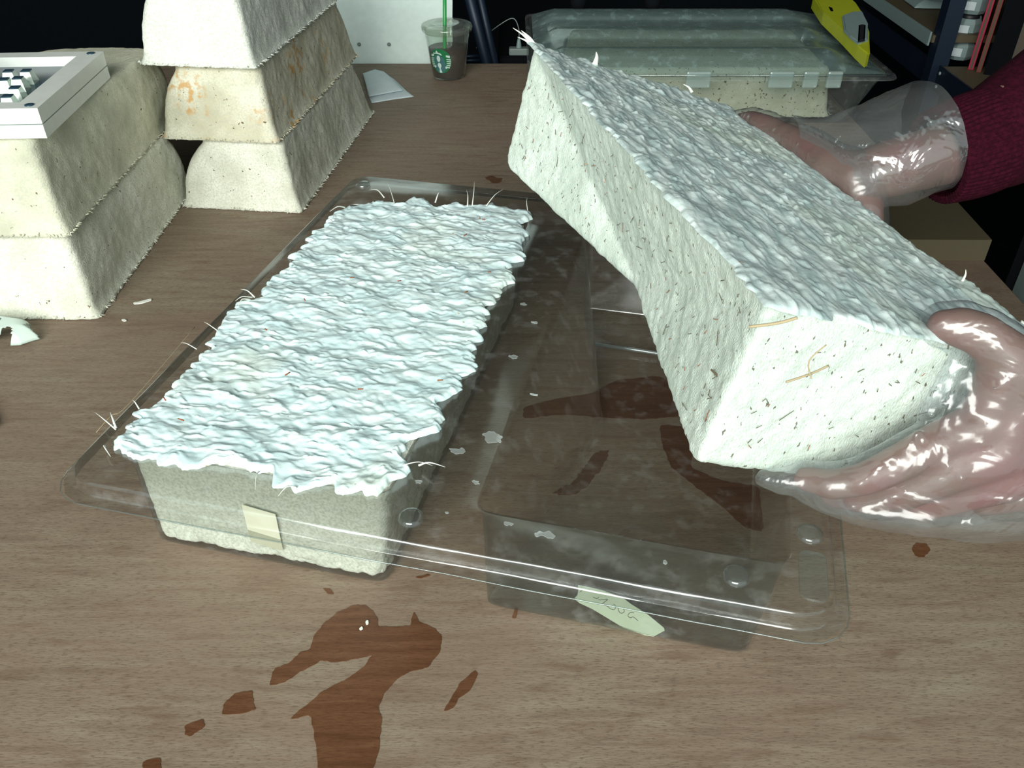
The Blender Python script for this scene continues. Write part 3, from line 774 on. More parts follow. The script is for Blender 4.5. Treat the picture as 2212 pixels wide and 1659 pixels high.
# straws and flecks stuck in its faces
def on_left(s, t):      # s from A to G, t from open rim to bottom, folded side
    A, G_, B, D, C = (HP[k] for k in 'AGBDC')
    if s < t / 2: w2 = 2 * s; w1 = t - 2 * s; return A * (1 - w1 - w2) + B * w1 + C * w2
    if 1 - s < t / 2: w2 = 2 * (1 - s); w1 = t - w2; return G_ * (1 - w1 - w2) + D * w1 + C * w2
    ss = (s - t / 2) ; return A * (1 - t - ss) + G_ * ss + C * t
def on_end(s, t):
    return (HP['G'] * (1 - s) + HP['F'] * s) * (1 - t) + (HP['D'] * (1 - s) + HP['E'] * s) * t
rnd = random.Random(12)
nleft = np.cross(HP['G'] - HP['A'], HP['C'] - HP['A']); nleft /= np.linalg.norm(nleft)
if nleft[0] > 0: nleft = -nleft
nend = -ld
fl = []
for k in range(190):
    if k < 150:
        s, t_ = rnd.uniform(0.02, 0.98), rnd.uniform(0.12, 0.96); p = on_left(s, t_) + nleft * 0.0012; a_, b_ = ld, hup
    else:
        s, t_ = rnd.uniform(0.03, 0.8), rnd.uniform(0.2, 0.97); p = on_end(s, t_) + nend * 0.0015; a_, b_ = wd, hup
    th = rnd.uniform(0, math.pi); l = rnd.uniform(0.0006, 0.0022) if rnd.random() < 0.9 else rnd.uniform(0.003, 0.005)
    d = (a_ * math.cos(th) + b_ * math.sin(th)) * l
    fl.append((rnd.random(), tube_geo([p - d, p + d], [0.00026, 0.00018], 4)))
f_ = join_geo('flecks', [g_ for r_, g_ in fl if r_ > 0.25], M_fleck, hb); f_['kind'] = 'stuff'
f_ = join_geo('flecks', [g_ for r_, g_ in fl if r_ <= 0.25], M_rust, hb); f_['kind'] = 'stuff'
def hloc(p): return tuple(np.array(p) - org)
for pts, r in (([(0.1143,0.3484,0.3165),(0.1269,0.3461,0.3201),(0.1349,0.3442,0.3243)], 0.0008), ([(0.1357,0.3414,0.2886),(0.1483,0.3454,0.2906),(0.1582,0.3495,0.2928)], 0.0006), ([(0.1474,0.3408,0.2911),(0.1471,0.3476,0.2969),(0.1556,0.3524,0.3034)], 0.0004), ([(0.059,0.6697,0.2683),(0.0724,0.6597,0.2715),(0.0941,0.6488,0.2737)], 0.0008)):
    tube('straw', spline([hloc(p) for p in pts], 5), r, M_straw, hb, 6)
tube('straw', [hloc((0.1083,0.3793,0.2692)), hloc((0.1144,0.3757,0.2643)), hloc((0.1199,0.3718,0.2591))], 0.0006, M_fleck, hb, 6)
fl = []
for a, b, r in (((0.0202,0.7908,0.3276),(0.0008,0.8042,0.3407),.0012), ((0.0202,0.7903,0.327),(0.005,0.7993,0.3341),.0012), ((0.0214,0.7903,0.327),(0.0082,0.8006,0.3393),.0016), ((0.075,0.7948,0.3112),(0.0762,0.8018,0.3206),.0020), ((0.1745,0.8352,0.2733),(0.166,0.84,0.2798),.0012), ((0.2962,0.4937,0.2573),(0.2993,0.4991,0.2647),.0008), ((0.2962,0.4946,0.2568),(0.3017,0.4953,0.2578),.0006), ((0.0552,0.7443,0.3102),(0.0525,0.7207,0.2951),.0036), ((0.302,0.4744,0.2547),(0.3032,0.4772,0.2586),.0012), ((0.3116,0.4435,0.2534),(0.3134,0.4469,0.258),.0018)):
    fl.append(fibre(hloc(a), hloc(b), (0.001, 0, 0.001), r))
f_ = join_geo('loose_fibres', fl, M_fibre, hb); f_['kind'] = 'stuff'

# ------------------------------------------------------------------ person (two gloved hands, maroon sweatshirt)
PB = (0.98, 0.53, -0.75)
person = thing('person', 'person in maroon sweatshirt and clear gloves holding up the white block', 'person', PB)
pbv = np.array(PB)
def pl(p): return np.array(p, float) - pbv
def capsule_geo(p, r1, q, r2, n=14):
    p = Vector(p); q = Vector(q); d = q - p
    L_ = d.length
    z = d.normalized() if L_ > 1e-6 else Vector((0, 0, 1))
    x = z.orthogonal().normalized(); y = z.cross(x)
    V = []; F = []
    rings = []
    for k in range(1, 6): a = -math.pi / 2 + k * math.pi / 12; rings.append((r1 * math.cos(a), r1 * math.sin(a)))
    rings.append((r1, 0.0)); rings.append((r2, L_))
    for k in range(1, 6): a = k * math.pi / 12; rings.append((r2 * math.cos(a), L_ + r2 * math.sin(a)))
    for r, h in rings:
        for k in range(n):
            a = 2 * math.pi * k / n; V.append(p + x * (r * math.cos(a)) + y * (r * math.sin(a)) + z * h)
    m = len(rings)
    for i in range(m - 1):
        for k in range(n): F.append((i * n + k, i * n + (k + 1) % n, (i + 1) * n + (k + 1) % n, (i + 1) * n + k))
    V.append(p - z * r1); V.append(q + z * r2); b = m * n
    for k in range(n):
        F.append((b, (k + 1) % n, k)); F.append((b + 1, (m - 1) * n + k, (m - 1) * n + (k + 1) % n))
    return V, F
def chain(pts):
    out = []
    for a, b in zip(pts[:-1], pts[1:]): out.append((a[:3], a[3], b[:3], b[3]))
    return out
def grow_caps(caps, d): return [(a, ra + d, b, rb + d) for a, ra, b, rb in caps]
def remeshed(name, caps, voxel, mat, parent, smooth=3, extra=None):
    geos = [capsule_geo(pl(a), ra, pl(b), rb) for a, ra, b, rb in caps]
    if extra: geos += extra
    o = join_geo(name + '_tmp', geos, None, None)
    r = o.modifiers.new('r', 'REMESH'); r.mode = 'VOXEL'; r.voxel_size = voxel
    s = o.modifiers.new('s', 'SMOOTH'); s.iterations = smooth; s.factor = 0.5
    dg = bpy.context.evaluated_depsgraph_get()
    me = bpy.data.meshes.new_from_object(o.evaluated_get(dg))
    me.name = name; me.materials.clear(); me.materials.append(mat)
    me.polygons.foreach_set('use_smooth', [True] * len(me.polygons))
    old = o.data; bpy.data.objects.remove(o); bpy.data.meshes.remove(old)
    n = bpy.data.objects.new(name, me); COL.objects.link(n); n.parent = parent
    return n
def J(p, r): return (*p, r)

# far hand: thumb along the upper edge, fingers curled under the block
thumb1 = [J((0.2166,0.8161,0.2509), .0080), J((0.2248,0.795,0.2593), .0100), J((0.2328,0.7727,0.2629), .0102), J((0.2447,0.743,0.2631), .0118), J((0.2563,0.7175,0.2623), .0150), J((0.2674,0.6846,0.2581), .0185), J((0.2835,0.6668,0.2559), .0220)]
wrist1 = [J((0.2835,0.6668,0.2559), .0220), J((0.3072,0.667,0.2646), .0235), J((0.3574,0.6822,0.2716), .0255), J((0.46, 0.715, 0.330), .034), J((0.60, 0.715, 0.325), .042)]
wrist1b = [J((0.2956,0.6959,0.2448), .0200), J((0.3195,0.6946,0.2549), .0220), J((0.3696,0.706,0.2635), .0250)]
hbA2 = np.array(hb_c['A2']); hbF = np.array(hb_c['F'])
def edge_pt(t): return hbA2 + (hbF - hbA2) * t
fing1 = []
for k, (tt, ln) in enumerate(((0.34, 1.0), (0.385, 1.06), (0.43, 1.0), (0.475, 0.85))):
    Pe = edge_pt(tt)
    a = Pe + wd * 0.016 - hup * 0.042; b = Pe + wd * 0.010 - hup * 0.092; c = Pe - wd * 0.006 - hup * 0.124; d_ = Pe - wd * (0.006 + 0.030 * ln) - hup * 0.125
    fing1 += chain([J(edge_pt(0.44) * 0.5 + Pe * 0.5 + wd * 0.028 - hup * 0.012, .014), J(a, .0105), J(b, .0092), J(c, .0086), J(d_, .0078)])
palm1 = [(tuple(edge_pt(0.36) + wd * 0.026 - hup * 0.018), .015, (0.2875,0.6763,0.2519), .021), (tuple(edge_pt(0.47) + wd * 0.030 - hup * 0.016), .016, (0.2835,0.6659,0.2547), .021), (tuple(edge_pt(0.40) + wd * 0.020 - hup * 0.034), .014, tuple(edge_pt(0.47) + wd * 0.028 - hup * 0.030), .014)]
hand1 = chain(thumb1) + palm1 + fing1
arm1 = chain(wrist1) + chain(wrist1b)

# near hand: thumb over the top edge, fingers along the lower edge
thumb2 = [J((0.2279,0.3812,0.2961), .0092), J((0.2359,0.3785,0.2966), .0112), J((0.2445,0.3739,0.2955), .0115), J((0.2584,0.3671,0.2862), .0135), J((0.2844,0.3589,0.2651), .0190)]
index2 = [J((0.1681,0.3608,0.2055), .0068), J((0.1795,0.3523,0.2091), .0080), J((0.1939,0.3481,0.2169), .0085), J((0.2126,0.3497,0.2291), .0094), J((0.2332,0.3538,0.2414), .0104), J((0.2541,0.357,0.2491), .0125)]
middle2 = [J((0.1932,0.3752,0.1812), .0075), J((0.2054,0.36,0.1927), .0088), J((0.219,0.3506,0.2068), .0098), J((0.2388,0.3481,0.2237), .0105), J((0.2618,0.3517,0.2353), .0135)]
ring2 = [J((0.2192,0.3951,0.1577), .0072), J((0.2266,0.3755,0.1732), .0086), J((0.237,0.3584,0.1905), .0096), J((0.2517,0.3491,0.2082), .0100), J((0.274,0.3502,0.2198), .0130)]
little2 = [J((0.2539,0.416,0.1439), .0066), J((0.2589,0.3949,0.1574), .0078), J((0.2656,0.3722,0.1772), .0086), J((0.274,0.359,0.193), .0092), J((0.2894,0.3555,0.205), .0120)]
W2 = (0.3287,0.3581,0.2338)
palm2 = [(tuple(q[:3]), q[3], W2, .026) for q in (index2[-1], middle2[-1], ring2[-1], little2[-1])] + [(thumb2[-1][:3], .019, W2, .026), (thumb2[-2][:3], .0135, index2[-1][:3], .0125), ((0.2673,0.3676,0.2769), .014, (0.2646,0.3549,0.2463), .015), ((0.2789,0.3657,0.2693), .017, (0.2868,0.3535,0.2243), .016)]
fat = lambda ch, f: [(*q[:3], q[3] * f) for q in ch]
hand2 = chain(thumb2) + chain(fat(index2, 1.10)) + chain(fat(middle2, 1.22)) + chain(fat(ring2, 1.25)) + chain(fat(little2, 1.2)) + palm2
arm2 = chain([J(W2, .026), J((0.44, 0.352, 0.235), .031), J((0.60, 0.345, 0.240), .042)])

up1 = chain([J((0.60, 0.715, 0.325), .042), J((0.84, 0.70, 0.46), .055)]); up2 = chain([J((0.60, 0.345, 0.240), .042), J((0.84, 0.37, 0.46), .055)])
torso = [((0.86, 0.66, 0.46), .075, (0.86, 0.41, 0.46), .075), ((0.90, 0.60, 0.42), .115, (0.90, 0.47, 0.42), .115), ((0.90, 0.59, 0.42), .11, (1.02, 0.58, 0.02), .115), ((0.90, 0.47, 0.42), .11, (1.02, 0.48, 0.02), .115),
         ((0.85, 0.535, 0.50), .055, (0.78, 0.535, 0.60), .052), ((0.755, 0.535, 0.635), .070, (0.735, 0.535, 0.705), .082), ((0.70, 0.535, 0.63), .045, (0.69, 0.535, 0.66), .05), ((0.655, 0.535, 0.665), .010, (0.640, 0.535, 0.645), .013),
         ((0.76, 0.455, 0.67), .012, (0.765, 0.452, 0.645), .010), ((0.76, 0.615, 0.67), .012, (0.765, 0.618, 0.645), .010)]
legs = []
for y in (0.45, 0.61):
    legs += chain([J((1.03, y, -0.02), .095), J((1.03, y, -0.36), .062), J((1.05, y, -0.69), .045), J((0.98, y, -0.716), .032), J((0.90, y, -0.722), .026)])
body = remeshed('body', hand1 + arm1 + hand2 + arm2 + up1 + up2 + torso + legs, 0.0026, M_skin, person, 5)
remeshed('trousers', grow_caps([l_ for l_ in legs if l_[0][2] > -0.5] + [((1.02, 0.58, 0.02), .115, (1.02, 0.48, 0.02), .115)], 0.012), 0.008, M_dark, person, 3)
remeshed('hair', [((0.765, 0.535, 0.70), .088, (0.775, 0.535, 0.73), .080), ((0.80, 0.535, 0.66), .070, (0.795, 0.535, 0.70), .075)], 0.006, M_dark, person, 3)
sw = remeshed('sweatshirt', grow_caps(up1 + up2 + torso[:4], 0.012) + chain([J((0.3895,0.6917,0.2778), .0430), J((0.4093,0.6988,0.2823), .0455), J((0.46, 0.715, 0.318), .047), J((0.60, 0.715, 0.325), .056)]) + chain([J((0.42, 0.352, 0.235), .046), J((0.60, 0.345, 0.240), .056)]), 0.005, M_maroon, person, 4)
# ribbed cuff
def cuff(p, q, r0, r1, ribs=64):
    p = Vector(pl(p)); q = Vector(pl(q)); z = (q - p).normalized(); x = z.orthogonal().normalized(); y = z.cross(x)
    n = ribs * 4; V = []; F = []
    prof = [(0.004, -0.007), (0.0015, -0.004), (0.0, 0.0)] + [(i / 10, 0) for i in range(1, 11)]
    rows = []
    for i in range(14):
        t_ = max(0, (i - 2) / 11); r = r0 + (r1 - r0) * t_ + 0.0015 * math.sin(t_ * 3.1)
        if i == 0: r -= 0.006
        if i == 1: r -= 0.0015
        rows.append((t_ if i >= 2 else -0.004, r))
    for t_, r in rows:
        for k in range(n):
            a = 2 * math.pi * k / n; rr = r + 0.0007 * math.cos(a * ribs)
            V.append(p + z * ((q - p).length * t_) + x * rr * math.cos(a) + y * rr * math.sin(a))
    for i in range(len(rows) - 1):
        for k in range(n): F.append((i * n + k, i * n + (k + 1) % n, (i + 1) * n + (k + 1) % n, (i + 1) * n + k))
    return fix_normals(mesh_obj('cuff', V, F, M_maroon, person))
cuff((0.3506,0.6803,0.2691), (0.3922,0.6922,0.2784), 0.0385, 0.0425)
cuff((0.385, 0.354, 0.237), (0.43, 0.352, 0.235), 0.040, 0.044)

# clear gloves
def wrinkle(o, amp, sc, seed):
    V = np.empty(len(o.data.vertices) * 3); o.data.vertices.foreach_get('co', V); V = V.reshape(-1, 3)
    N = np.empty(len(V) * 3); o.data.vertices.foreach_get('normal', N); N = N.reshape(-1, 3)
    K = V * np.array((0.6, 1, 1.5))
    d = (1 - 2 * np.abs(fbm(K, sc, 3, seed))) * amp + fbm(V, sc * 0.35, 2, seed + 4) * amp
    V = V + N * np.maximum(d, -amp * 0.6)[:, None]
    o.data.vertices.foreach_set('co', V.ravel()); o.data.update()
g1 = remeshed('glove', grow_caps(hand1, 0.0026) + [((0.2195,0.8108,0.2538), .009, (0.2103,0.8247,0.2507), .006)], 0.0026, M_glove, person, 2)
wrinkle(g1, 0.0011, 55, 61)
g2 = remeshed('glove', grow_caps(hand2, 0.0030) + chain([J((0.1672,0.3599,0.2059), .0095), J((0.1547,0.3607,0.2037), .0085), J((0.1447,0.3631,0.2036), .0055)]) + chain([J((0.1666,0.3547,0.2022), .0075), J((0.1922,0.3439,0.2012), .0105), J((0.2246,0.3354,0.2031), .0125), J((0.2627,0.3351,0.2027), .0140), J((0.3033,0.34,0.2093), .018)])
   + [((0.2378,0.3652,0.2787), .0016, (0.2094,0.3445,0.2448), .0012), ((0.2388,0.3652,0.2787), .0016, (0.2162,0.3367,0.236), .0012), ((0.2364,0.3617,0.2722), .0015, (0.2282,0.3342,0.2351), .0012), ((0.2374,0.3609,0.2728), .0016, (0.235,0.3313,0.2312), .0012), ((0.2022,0.3423,0.2393), .0013, (0.185,0.3364,0.2213), .0012), ((0.2455,0.3482,0.2793), .0014, (0.2631,0.3522,0.288), .0012), ((0.2445,0.3398,0.2494), .0014, (0.268,0.3432,0.2591), .0012)]
   + [((0.2341,0.372,0.2828), .0030, (0.2236,0.3656,0.2473), .0030), ((0.2404,0.3676,0.2769), .0035, (0.2322,0.3579,0.2503), .0035), ((0.2466,0.366,0.2781), .006, (0.2486,0.3578,0.2535), .006)], 0.0026, M_glove, person, 2)
wrinkle(g2, 0.0013, 40, 63)
# loose flared wrist of the far glove
rg = []
for top, bot, dh in (((0.2452,0.7476,0.2794), (0.2515,0.718,0.2529), .017), ((0.2634,0.7259,0.2837), (0.2686,0.6717,0.244), .028), ((0.2857,0.7177,0.2961), (0.2823,0.6495,0.2376), .038), ((0.3088,0.7176,0.3078), (0.3212,0.6513,0.2433), .042), ((0.3344,0.7203,0.3165), (0.359,0.6617,0.2541), .044)):
    rg.append((pl(top), pl(bot), dh))
V = []; n = 96
tt = np.linspace(0, len(rg) - 1.0001, 42)
for t_ in tt:
    i = int(t_); f_ = t_ - i; a = rg[i]; b = rg[i + 1]
    top = a[0] * (1 - f_) + b[0] * f_; bot = a[1] * (1 - f_) + b[1] * f_; dh = a[2] * (1 - f_) + b[2] * f_
    c = (top + bot) / 2; h = (top - bot) / 2; fw = np.array((0, 0.804, -0.595)) * dh
    for k in range(n):
        w = 2 * math.pi * k / n; ca, sa = math.cos(w), math.sin(w)
        V.append(c + h * (abs(ca) ** 0.9 * (1 if ca > 0 else -1)) + fw * (abs(sa) ** 1.3 * (1 if sa > 0 else -1)))
V = np.array(V); cen = V.mean(0)
F = loft_faces(len(tt), n)
gc = mesh_obj('glove_wrist', V, F, M_glovew, person); fix_normals(gc)
wrinkle(gc, 0.0030, 24, 65)


# ------------------------------------------------------------------ white case on the left pair of blocks
ZC = 0.2045
case = thing('white_case', 'white plastic case with dark inset panel on the left blocks', 'case', (-0.62, 1.0, ZC))
def cl(p): return (p[0] + 0.62, p[1] - 1.0, p[2])
FR, BR = np.array((-0.500, 0.898)), np.array((-0.512, 1.110))
BL, FL = np.array((-0.775, 1.095)), np.array((-0.763, 0.883))
def ring_frame(name, inner, outer, z0, z1, mat):
    V = []; 
    for z in (z0, z1):
        for p in outer: V.append(cl((p[0], p[1], z)))
        for p in inner: V.append(cl((p[0], p[1], z)))
    F = []
    for i in range(4):
        j = (i + 1) % 4
        F += [(i, j, j + 4, i + 4), (8 + i, 8 + j, 12 + j, 12 + i), (i, j, 8 + j, 8 + i), (4 + i, 4 + j, 12 + j, 12 + i)]
    return fix_normals(mesh_obj(name, V, F, mat, case, False))
outer = [FR, BR, BL, FL]; cen = sum(outer) / 4
def shrink(d):
    e1_ = (FR - FL) / np.linalg.norm(FR - FL); e2_ = (BR - FR) / np.linalg.norm(BR - FR)
    return [FR - e1_ * d + e2_ * d * 0.8, BR - e1_ * d - e2_ * d * 0.8, BL + e1_ * d - e2_ * d * 0.8, FL + e1_ * d + e2_ * d * 0.8]
ring_frame('lower_frame', shrink(0.10), outer, 0.0, 0.0145, M_white)
ring_frame('seam', shrink(0.03), shrink(0.0015), 0.0145, 0.0158, M_grey)
ring_frame('upper_frame', shrink(0.026), outer, 0.0158, 0.0325, M_white)
ip = shrink(0.0262)
M_panel2 = plain('slate_panel', (0.035, 0.075, 0.11), 0.25)
fix_normals(mesh_obj('panel', [cl((p[0], p[1], z)) for z in (0.016, 0.021) for p in ip], [(0, 1, 2, 3), (4, 5, 6, 7), (0, 1, 5, 4), (1, 2, 6, 5), (2, 3, 7, 6), (3, 0, 4, 7)], M_panel2, case, False))
for p in shrink(0.012):
    lathe('screw', [(0.0048, 0.0325), (0.0048, 0.0335), (0.003, 0.0337), (0.0003, 0.0330)], M_panel2, case, 16, False, cl((p[0], p[1], 0)))
for i, (x, y, a) in enumerate(((-0.5681,1.0221,0.232)[:2] + (0.1,), (-0.5651,0.9944,0.232)[:2] + (0.1,), (-0.5879,1.0203,0.232)[:2] + (0.15,), (-0.5522,0.9598,0.232)[:2] + (0.1,), (-0.5786,0.9893,0.232)[:2] + (0.1,), (-0.5465,0.9302,0.232)[:2] + (0.1,))):
    bm = bmesh.new(); s0, s1, hh = 0.0085, 0.0052, 0.013
    ca, sa = math.cos(a), math.sin(a)
    def rp(u, v, z): return cl((x + u * ca - v * sa, y + u * sa + v * ca, 0.021 + z))
    vb = [bm.verts.new(rp(u * s0, v * s0, 0)) for u, v in ((-1, -1), (1, -1), (1, 1), (-1, 1))]; vt = [bm.verts.new(rp(u * s1, v * s1 + 0.001, hh)) for u, v in ((-1, -1), (1, -1), (1, 1), (-1, 1))]
    bm.faces.new(vb); bm.faces.new(vt)
    for k in range(4): bm.faces.new((vb[k], vb[(k + 1) % 4], vt[(k + 1) % 4], vt[k]))
    kk = bm_obj('faceted_key', bm, M_gem, case)
    tv = [rp(u * s1 * 0.95, v * s1 * 0.95 + 0.001, hh + z) for z in (0.0001, 0.0012) for u, v in ((-1, -1), (1, -1), (1, 1), (-1, 1))]
    fix_normals(mesh_obj('key_top', tv, [(0, 1, 2, 3), (4, 5, 6, 7), (0, 1, 5, 4), (1, 2, 6, 5), (2, 3, 7, 6), (3, 0, 4, 7)], M_panel2, kk, False))

def crumple(name, c, sx, sy, h, mat, seed, label, cat, holes=0.0, nu=40, nv=30, rz=0.0, taper=0.0):
    u = np.linspace(-1, 1, nu); v = np.linspace(-1, 1, nv); U, V_ = np.meshgrid(u, v)
    P = np.c_[U.ravel() * sx * (1 - taper * 0.5 * (1 + U.ravel())* np.abs(V_.ravel())), V_.ravel() * sy * (1 - taper * (0.5 + 0.5 * U.ravel())), np.zeros(U.size)]
    e = np.clip(1.1 - np.maximum(np.abs(U), np.abs(V_)).ravel() ** 3, 0, 1)
    rdg = 1 - np.abs(fbm(P + seed, 0.55 / sx, 3, seed)) * 1.8
    P[:, 2] = 0.001 + h * e * np.clip(0.35 + 0.65 * rdg, 0.1, 1)
    P[:, 0] += fbm(P, 0.4 / sx, 2, seed + 3) * sx * 0.15; P[:, 1] += fbm(P, 0.4 / sx, 2, seed + 7) * sy * 0.25
    hz = fbm(P, 1.5 / sx, 2, seed + 9)
    F = []
    for i in range(nv - 1):
        for j in range(nu - 1):
            if holes and hz[i * nu + j] > holes: continue
            F.append((i * nu + j, i * nu + j + 1, (i + 1) * nu + j + 1, (i + 1) * nu + j))
    o = mesh_obj(name, P, F, mat); o.location = c; o.rotation_euler = (0, 0, rz)
    m = o.modifiers.new('thickness', 'SOLIDIFY'); m.thickness = 0.0008
    return tag(o, label, cat)
crumple('plastic_wrap', (-0.650, 0.985, ZC + 0.034), 0.035, 0.05, 0.030, M_film, 3, 'crumpled clear plastic wrap lying on the white case at the left edge', 'wrap')
crumple('plastic_scrap', (-0.590, 0.818, 0.0), 0.056, 0.024, 0.024, plain('scrap_plastic', (0.62, 0.74, 0.68), 0.5), 5, 'crumpled white perforated plastic scrap on the table at left edge', 'scrap', holes=0.34, rz=-0.12, taper=0.35)

# phone corner at the left edge
ph = thing('phone', 'dark phone whose corner shows at the left edge of the table', 'phone', (-0.560, 0.655, 0), math.radians(38))
M_phone = plain('phone_glass', (0.05, 0.09, 0.10), 0.15)
p_ = rrect(-0.075, 0.040, -0.035, 0.035, [0.008] * 4)
film('casing', p_, 0.0, 0.0075, M_grey, ph)
film('screen', rrect(-0.072, 0.037, -0.032, 0.032, [0.006] * 4), 0.0075, 0.0082, M_phone, ph)

# slivers of fibre on the table
def sliver(label, pts, seed):
    q = jag(pts, 0.0006, seed, 4); c = q.mean(0); o = film('fibre_sliver', q, 0.0, 0.0012, M_fibre, None, c); o.location = (c[0], c[1], 0.0005)
    tag(o, label, 'fibre', 'fibre slivers on the table')
sliver('longer white fibre sliver on the table beside the left block', [(-0.4597,0.8937,0),(-0.4512,0.8969,0),(-0.4416,0.9035,0),(-0.4388,0.9002,0),(-0.4481,0.8926,0),(-0.4574,0.8904,0)], 3)
sliver('short white fibre chip on the table near the left block', [(-0.46,0.8549,0),(-0.4575,0.8569,0),(-0.452,0.8538,0),(-0.4557,0.8518,0)], 4)
sliver('white crumb lying in the large brown spill, left one', [(-0.1167,0.4143,0),(-0.1148,0.4161,0),(-0.1135,0.4143,0),(-0.1155,0.4131,0)], 6)
sliver('white crumb lying in the large brown spill, right one', [(-0.1126,0.4204,0),(-0.111,0.4221,0),(-0.11,0.4195,0),(-0.1115,0.4178,0)], 7)

# ------------------------------------------------------------------ iced coffee cup
cup = thing('coffee_cup', 'clear plastic cup of iced coffee with green straw and round logo', 'cup', (-0.130, 1.795, 0))
def cr(z): return 0.0330 + (0.0455 - 0.0330) * z / 0.098
lathe('cup_wall', [(0.0005, 0.002), (0.0315, 0.001), (0.0330, 0.004), (cr(.03), 0.03), (cr(.06), 0.06), (cr(.078), 0.078), (cr(.078) + 0.0012, 0.080), (cr(.09), 0.09), (0.0465, 0.098)], M_cupc, cup, 64)
lathe('coffee', [(0.0004, 0.0035), (0.0315, 0.0035), (0.0322, 0.006), (cr(.03) - 0.0012, 0.03), (cr(.058) - 0.0012, 0.058), (0.0004, 0.0585)], M_coffee, cup, 56)
lathe('lid', [(0.0475, 0.089), (0.0500, 0.092), (0.0512, 0.0975), (0.0500, 0.1020), (0.0465, 0.1035), (0.0420, 0.1022), (0.0360, 0.1022), (0.0335, 0.1045), (0.0270, 0.1050), (0.0240, 0.1035), (0.0004, 0.1035)], M_cuplid, cup, 64)
tube('straw', [(-0.008, -0.012, 0.012), (-0.004, -0.006, 0.09), (0.000, -0.001, 0.19)], 0.0037, M_green, cup, 14)
def decal(name, poly, mat, lift, parent, rings=8):
    P = resample(np.array(poly, float), max(24, len(poly) * 2)); c = P.mean(0); n = len(P); V = []; F = []
    R = 0.0235; zc = 0.0405; th0 = -math.pi / 2 - 0.36
    def mp(a, b):
        z = zc + b * R * 1.05; r = cr(z) + lift; w = th0 + a * R * 0.95 / cr(zc); return (r * math.cos(w), r * math.sin(w), z)
    for i in range(rings, 0, -1):
        for p in P: q = c + (p - c) * i / rings; V.append(mp(*q))
    V.append(mp(*c))
    for i in range(rings - 1):
        for k in range(n): F.append((i * n + k, i * n + (k + 1) % n, (i + 1) * n + (k + 1) % n, (i + 1) * n + k))
    for k in range(n): F.append(((rings - 1) * n + k, (rings - 1) * n + (k + 1) % n, rings * n))
    return mesh_obj(name, V, F, mat, parent)
circ = [(math.cos(a), math.sin(a)) for a in np.linspace(0, 2 * math.pi, 49)[:-1]]
em = decal('emblem', circ, M_logo, 0.0004, cup); em['label'] = 'round green and white emblem of a crowned long-haired figure'
decal('emblem_hair', [(-.58, .30), (-.35, .50), (.05, .48), (.36, .30), (.44, -.05), (.58, -.45), (.42, -.82), (.15, -.95), (-.15, -.95), (-.42, -.85), (-.50, -.5), (-.52, -.1)], M_logoh, 0.0008, em)
decal('emblem_crown', [(-.62, .52), (-.52, .70), (-.38, .64), (-.25, .88), (-.10, .66), (.08, .68), (.26, .46), (-.02, .56), (-.32, .57)], M_logow, 0.0010, em, 4)
decal('emblem_face', [(-.12 + .17 * math.cos(a), .20 + .26 * math.sin(a)) for a in np.linspace(0, 2 * math.pi, 19)[:-1]], M_logow, 0.0012, em, 3)
decal('emblem_body', [(-.10, -.10), (.08, -.22), (.10, -.40), (.00, -.58), (.16, -.93), (-.14, -.94), (-.10, -.60), (-.26, -.42), (-.26, -.24)], M_logow, 0.0012, em, 3)
for sx in (-1, 1):
    for i, y in enumerate((.42, .18, .02, -.14, -.30, -.46)):
        w0 = 0.60; w1 = math.sqrt(max(0.05, 0.96 - y * y)); hh = 0.10 if i == 0 else 0.045
        x0 = sx * max(w0 - abs(y) * 0.1, 0.45); x1 = sx * w1
        decal('emblem_stripe', [(x0, y + hh), (x1, y - 0.05 + hh), (x1, y - 0.05 - hh), (x0, y - hh * 0.5)], M_logow, 0.0009, em, 3)
for x in (-.55, .55):
    decal('emblem_fin', [(x - .10, -.42), (x + .08, -.36), (x + .12, -.52), (x - .06, -.60)], M_logow, 0.0012, em, 2)

# paper napkin half under the stack
npk = thing('paper_napkin', 'folded white paper napkin on the table beside the stack of three', 'napkin', (-0.245, 1.70, 0))
def nap(name, pts, z0, h, seed):
    q = np.array([(p[0] + 0.245, p[1] - 1.70) for p in pts]); P = resample(q, 80); c = P.mean(0); V = []; F = []; R_ = 14
    for i in range(R_, 0, -1):
        for p in P: w = c + (p - c) * i / R_; V.append((w[0], w[1], 0))
    V = np.array(V); V[:, 2] = z0 + h * (0.5 + 0.5 * fbm(V, 22, 2, seed)) * np.repeat(1 - (np.arange(R_, 0, -1) / R_) ** 4, 80) + 0.0006
    for i in range(R_ - 1):
        for k in range(80): F.append((i * 80 + k, i * 80 + (k + 1) % 80, (i + 1) * 80 + (k + 1) % 80, (i + 1) * 80 + k))
    F.append(tuple((R_ - 1) * 80 + k for k in range(80)))
    o = mesh_obj(name, V, F, M_paper, npk); m = o.modifiers.new('thickness', 'SOLIDIFY'); m.thickness = 0.0006; m.offset = 1
nap('lower_fold', [(-0.3073,1.8108,0),(-0.2887,1.8299,0),(-0.2682,1.8203,0),(-0.2424,1.7796,0),(-0.2059,1.6969,0),(-0.1894,1.6661,0),(-0.2279,1.6496,0),(-0.267,1.6281,0),(-0.2806,1.6772,0)], 0.0, 0.004, 3)
nap('upper_fold', [(-0.3075,1.7982,0),(-0.2863,1.8267,0),(-0.2651,1.8108,0),(-0.2404,1.7614,0),(-0.2126,1.6912,0),(-0.2439,1.6716,0),(-0.2746,1.6524,0)], 0.0045, 0.006, 4)

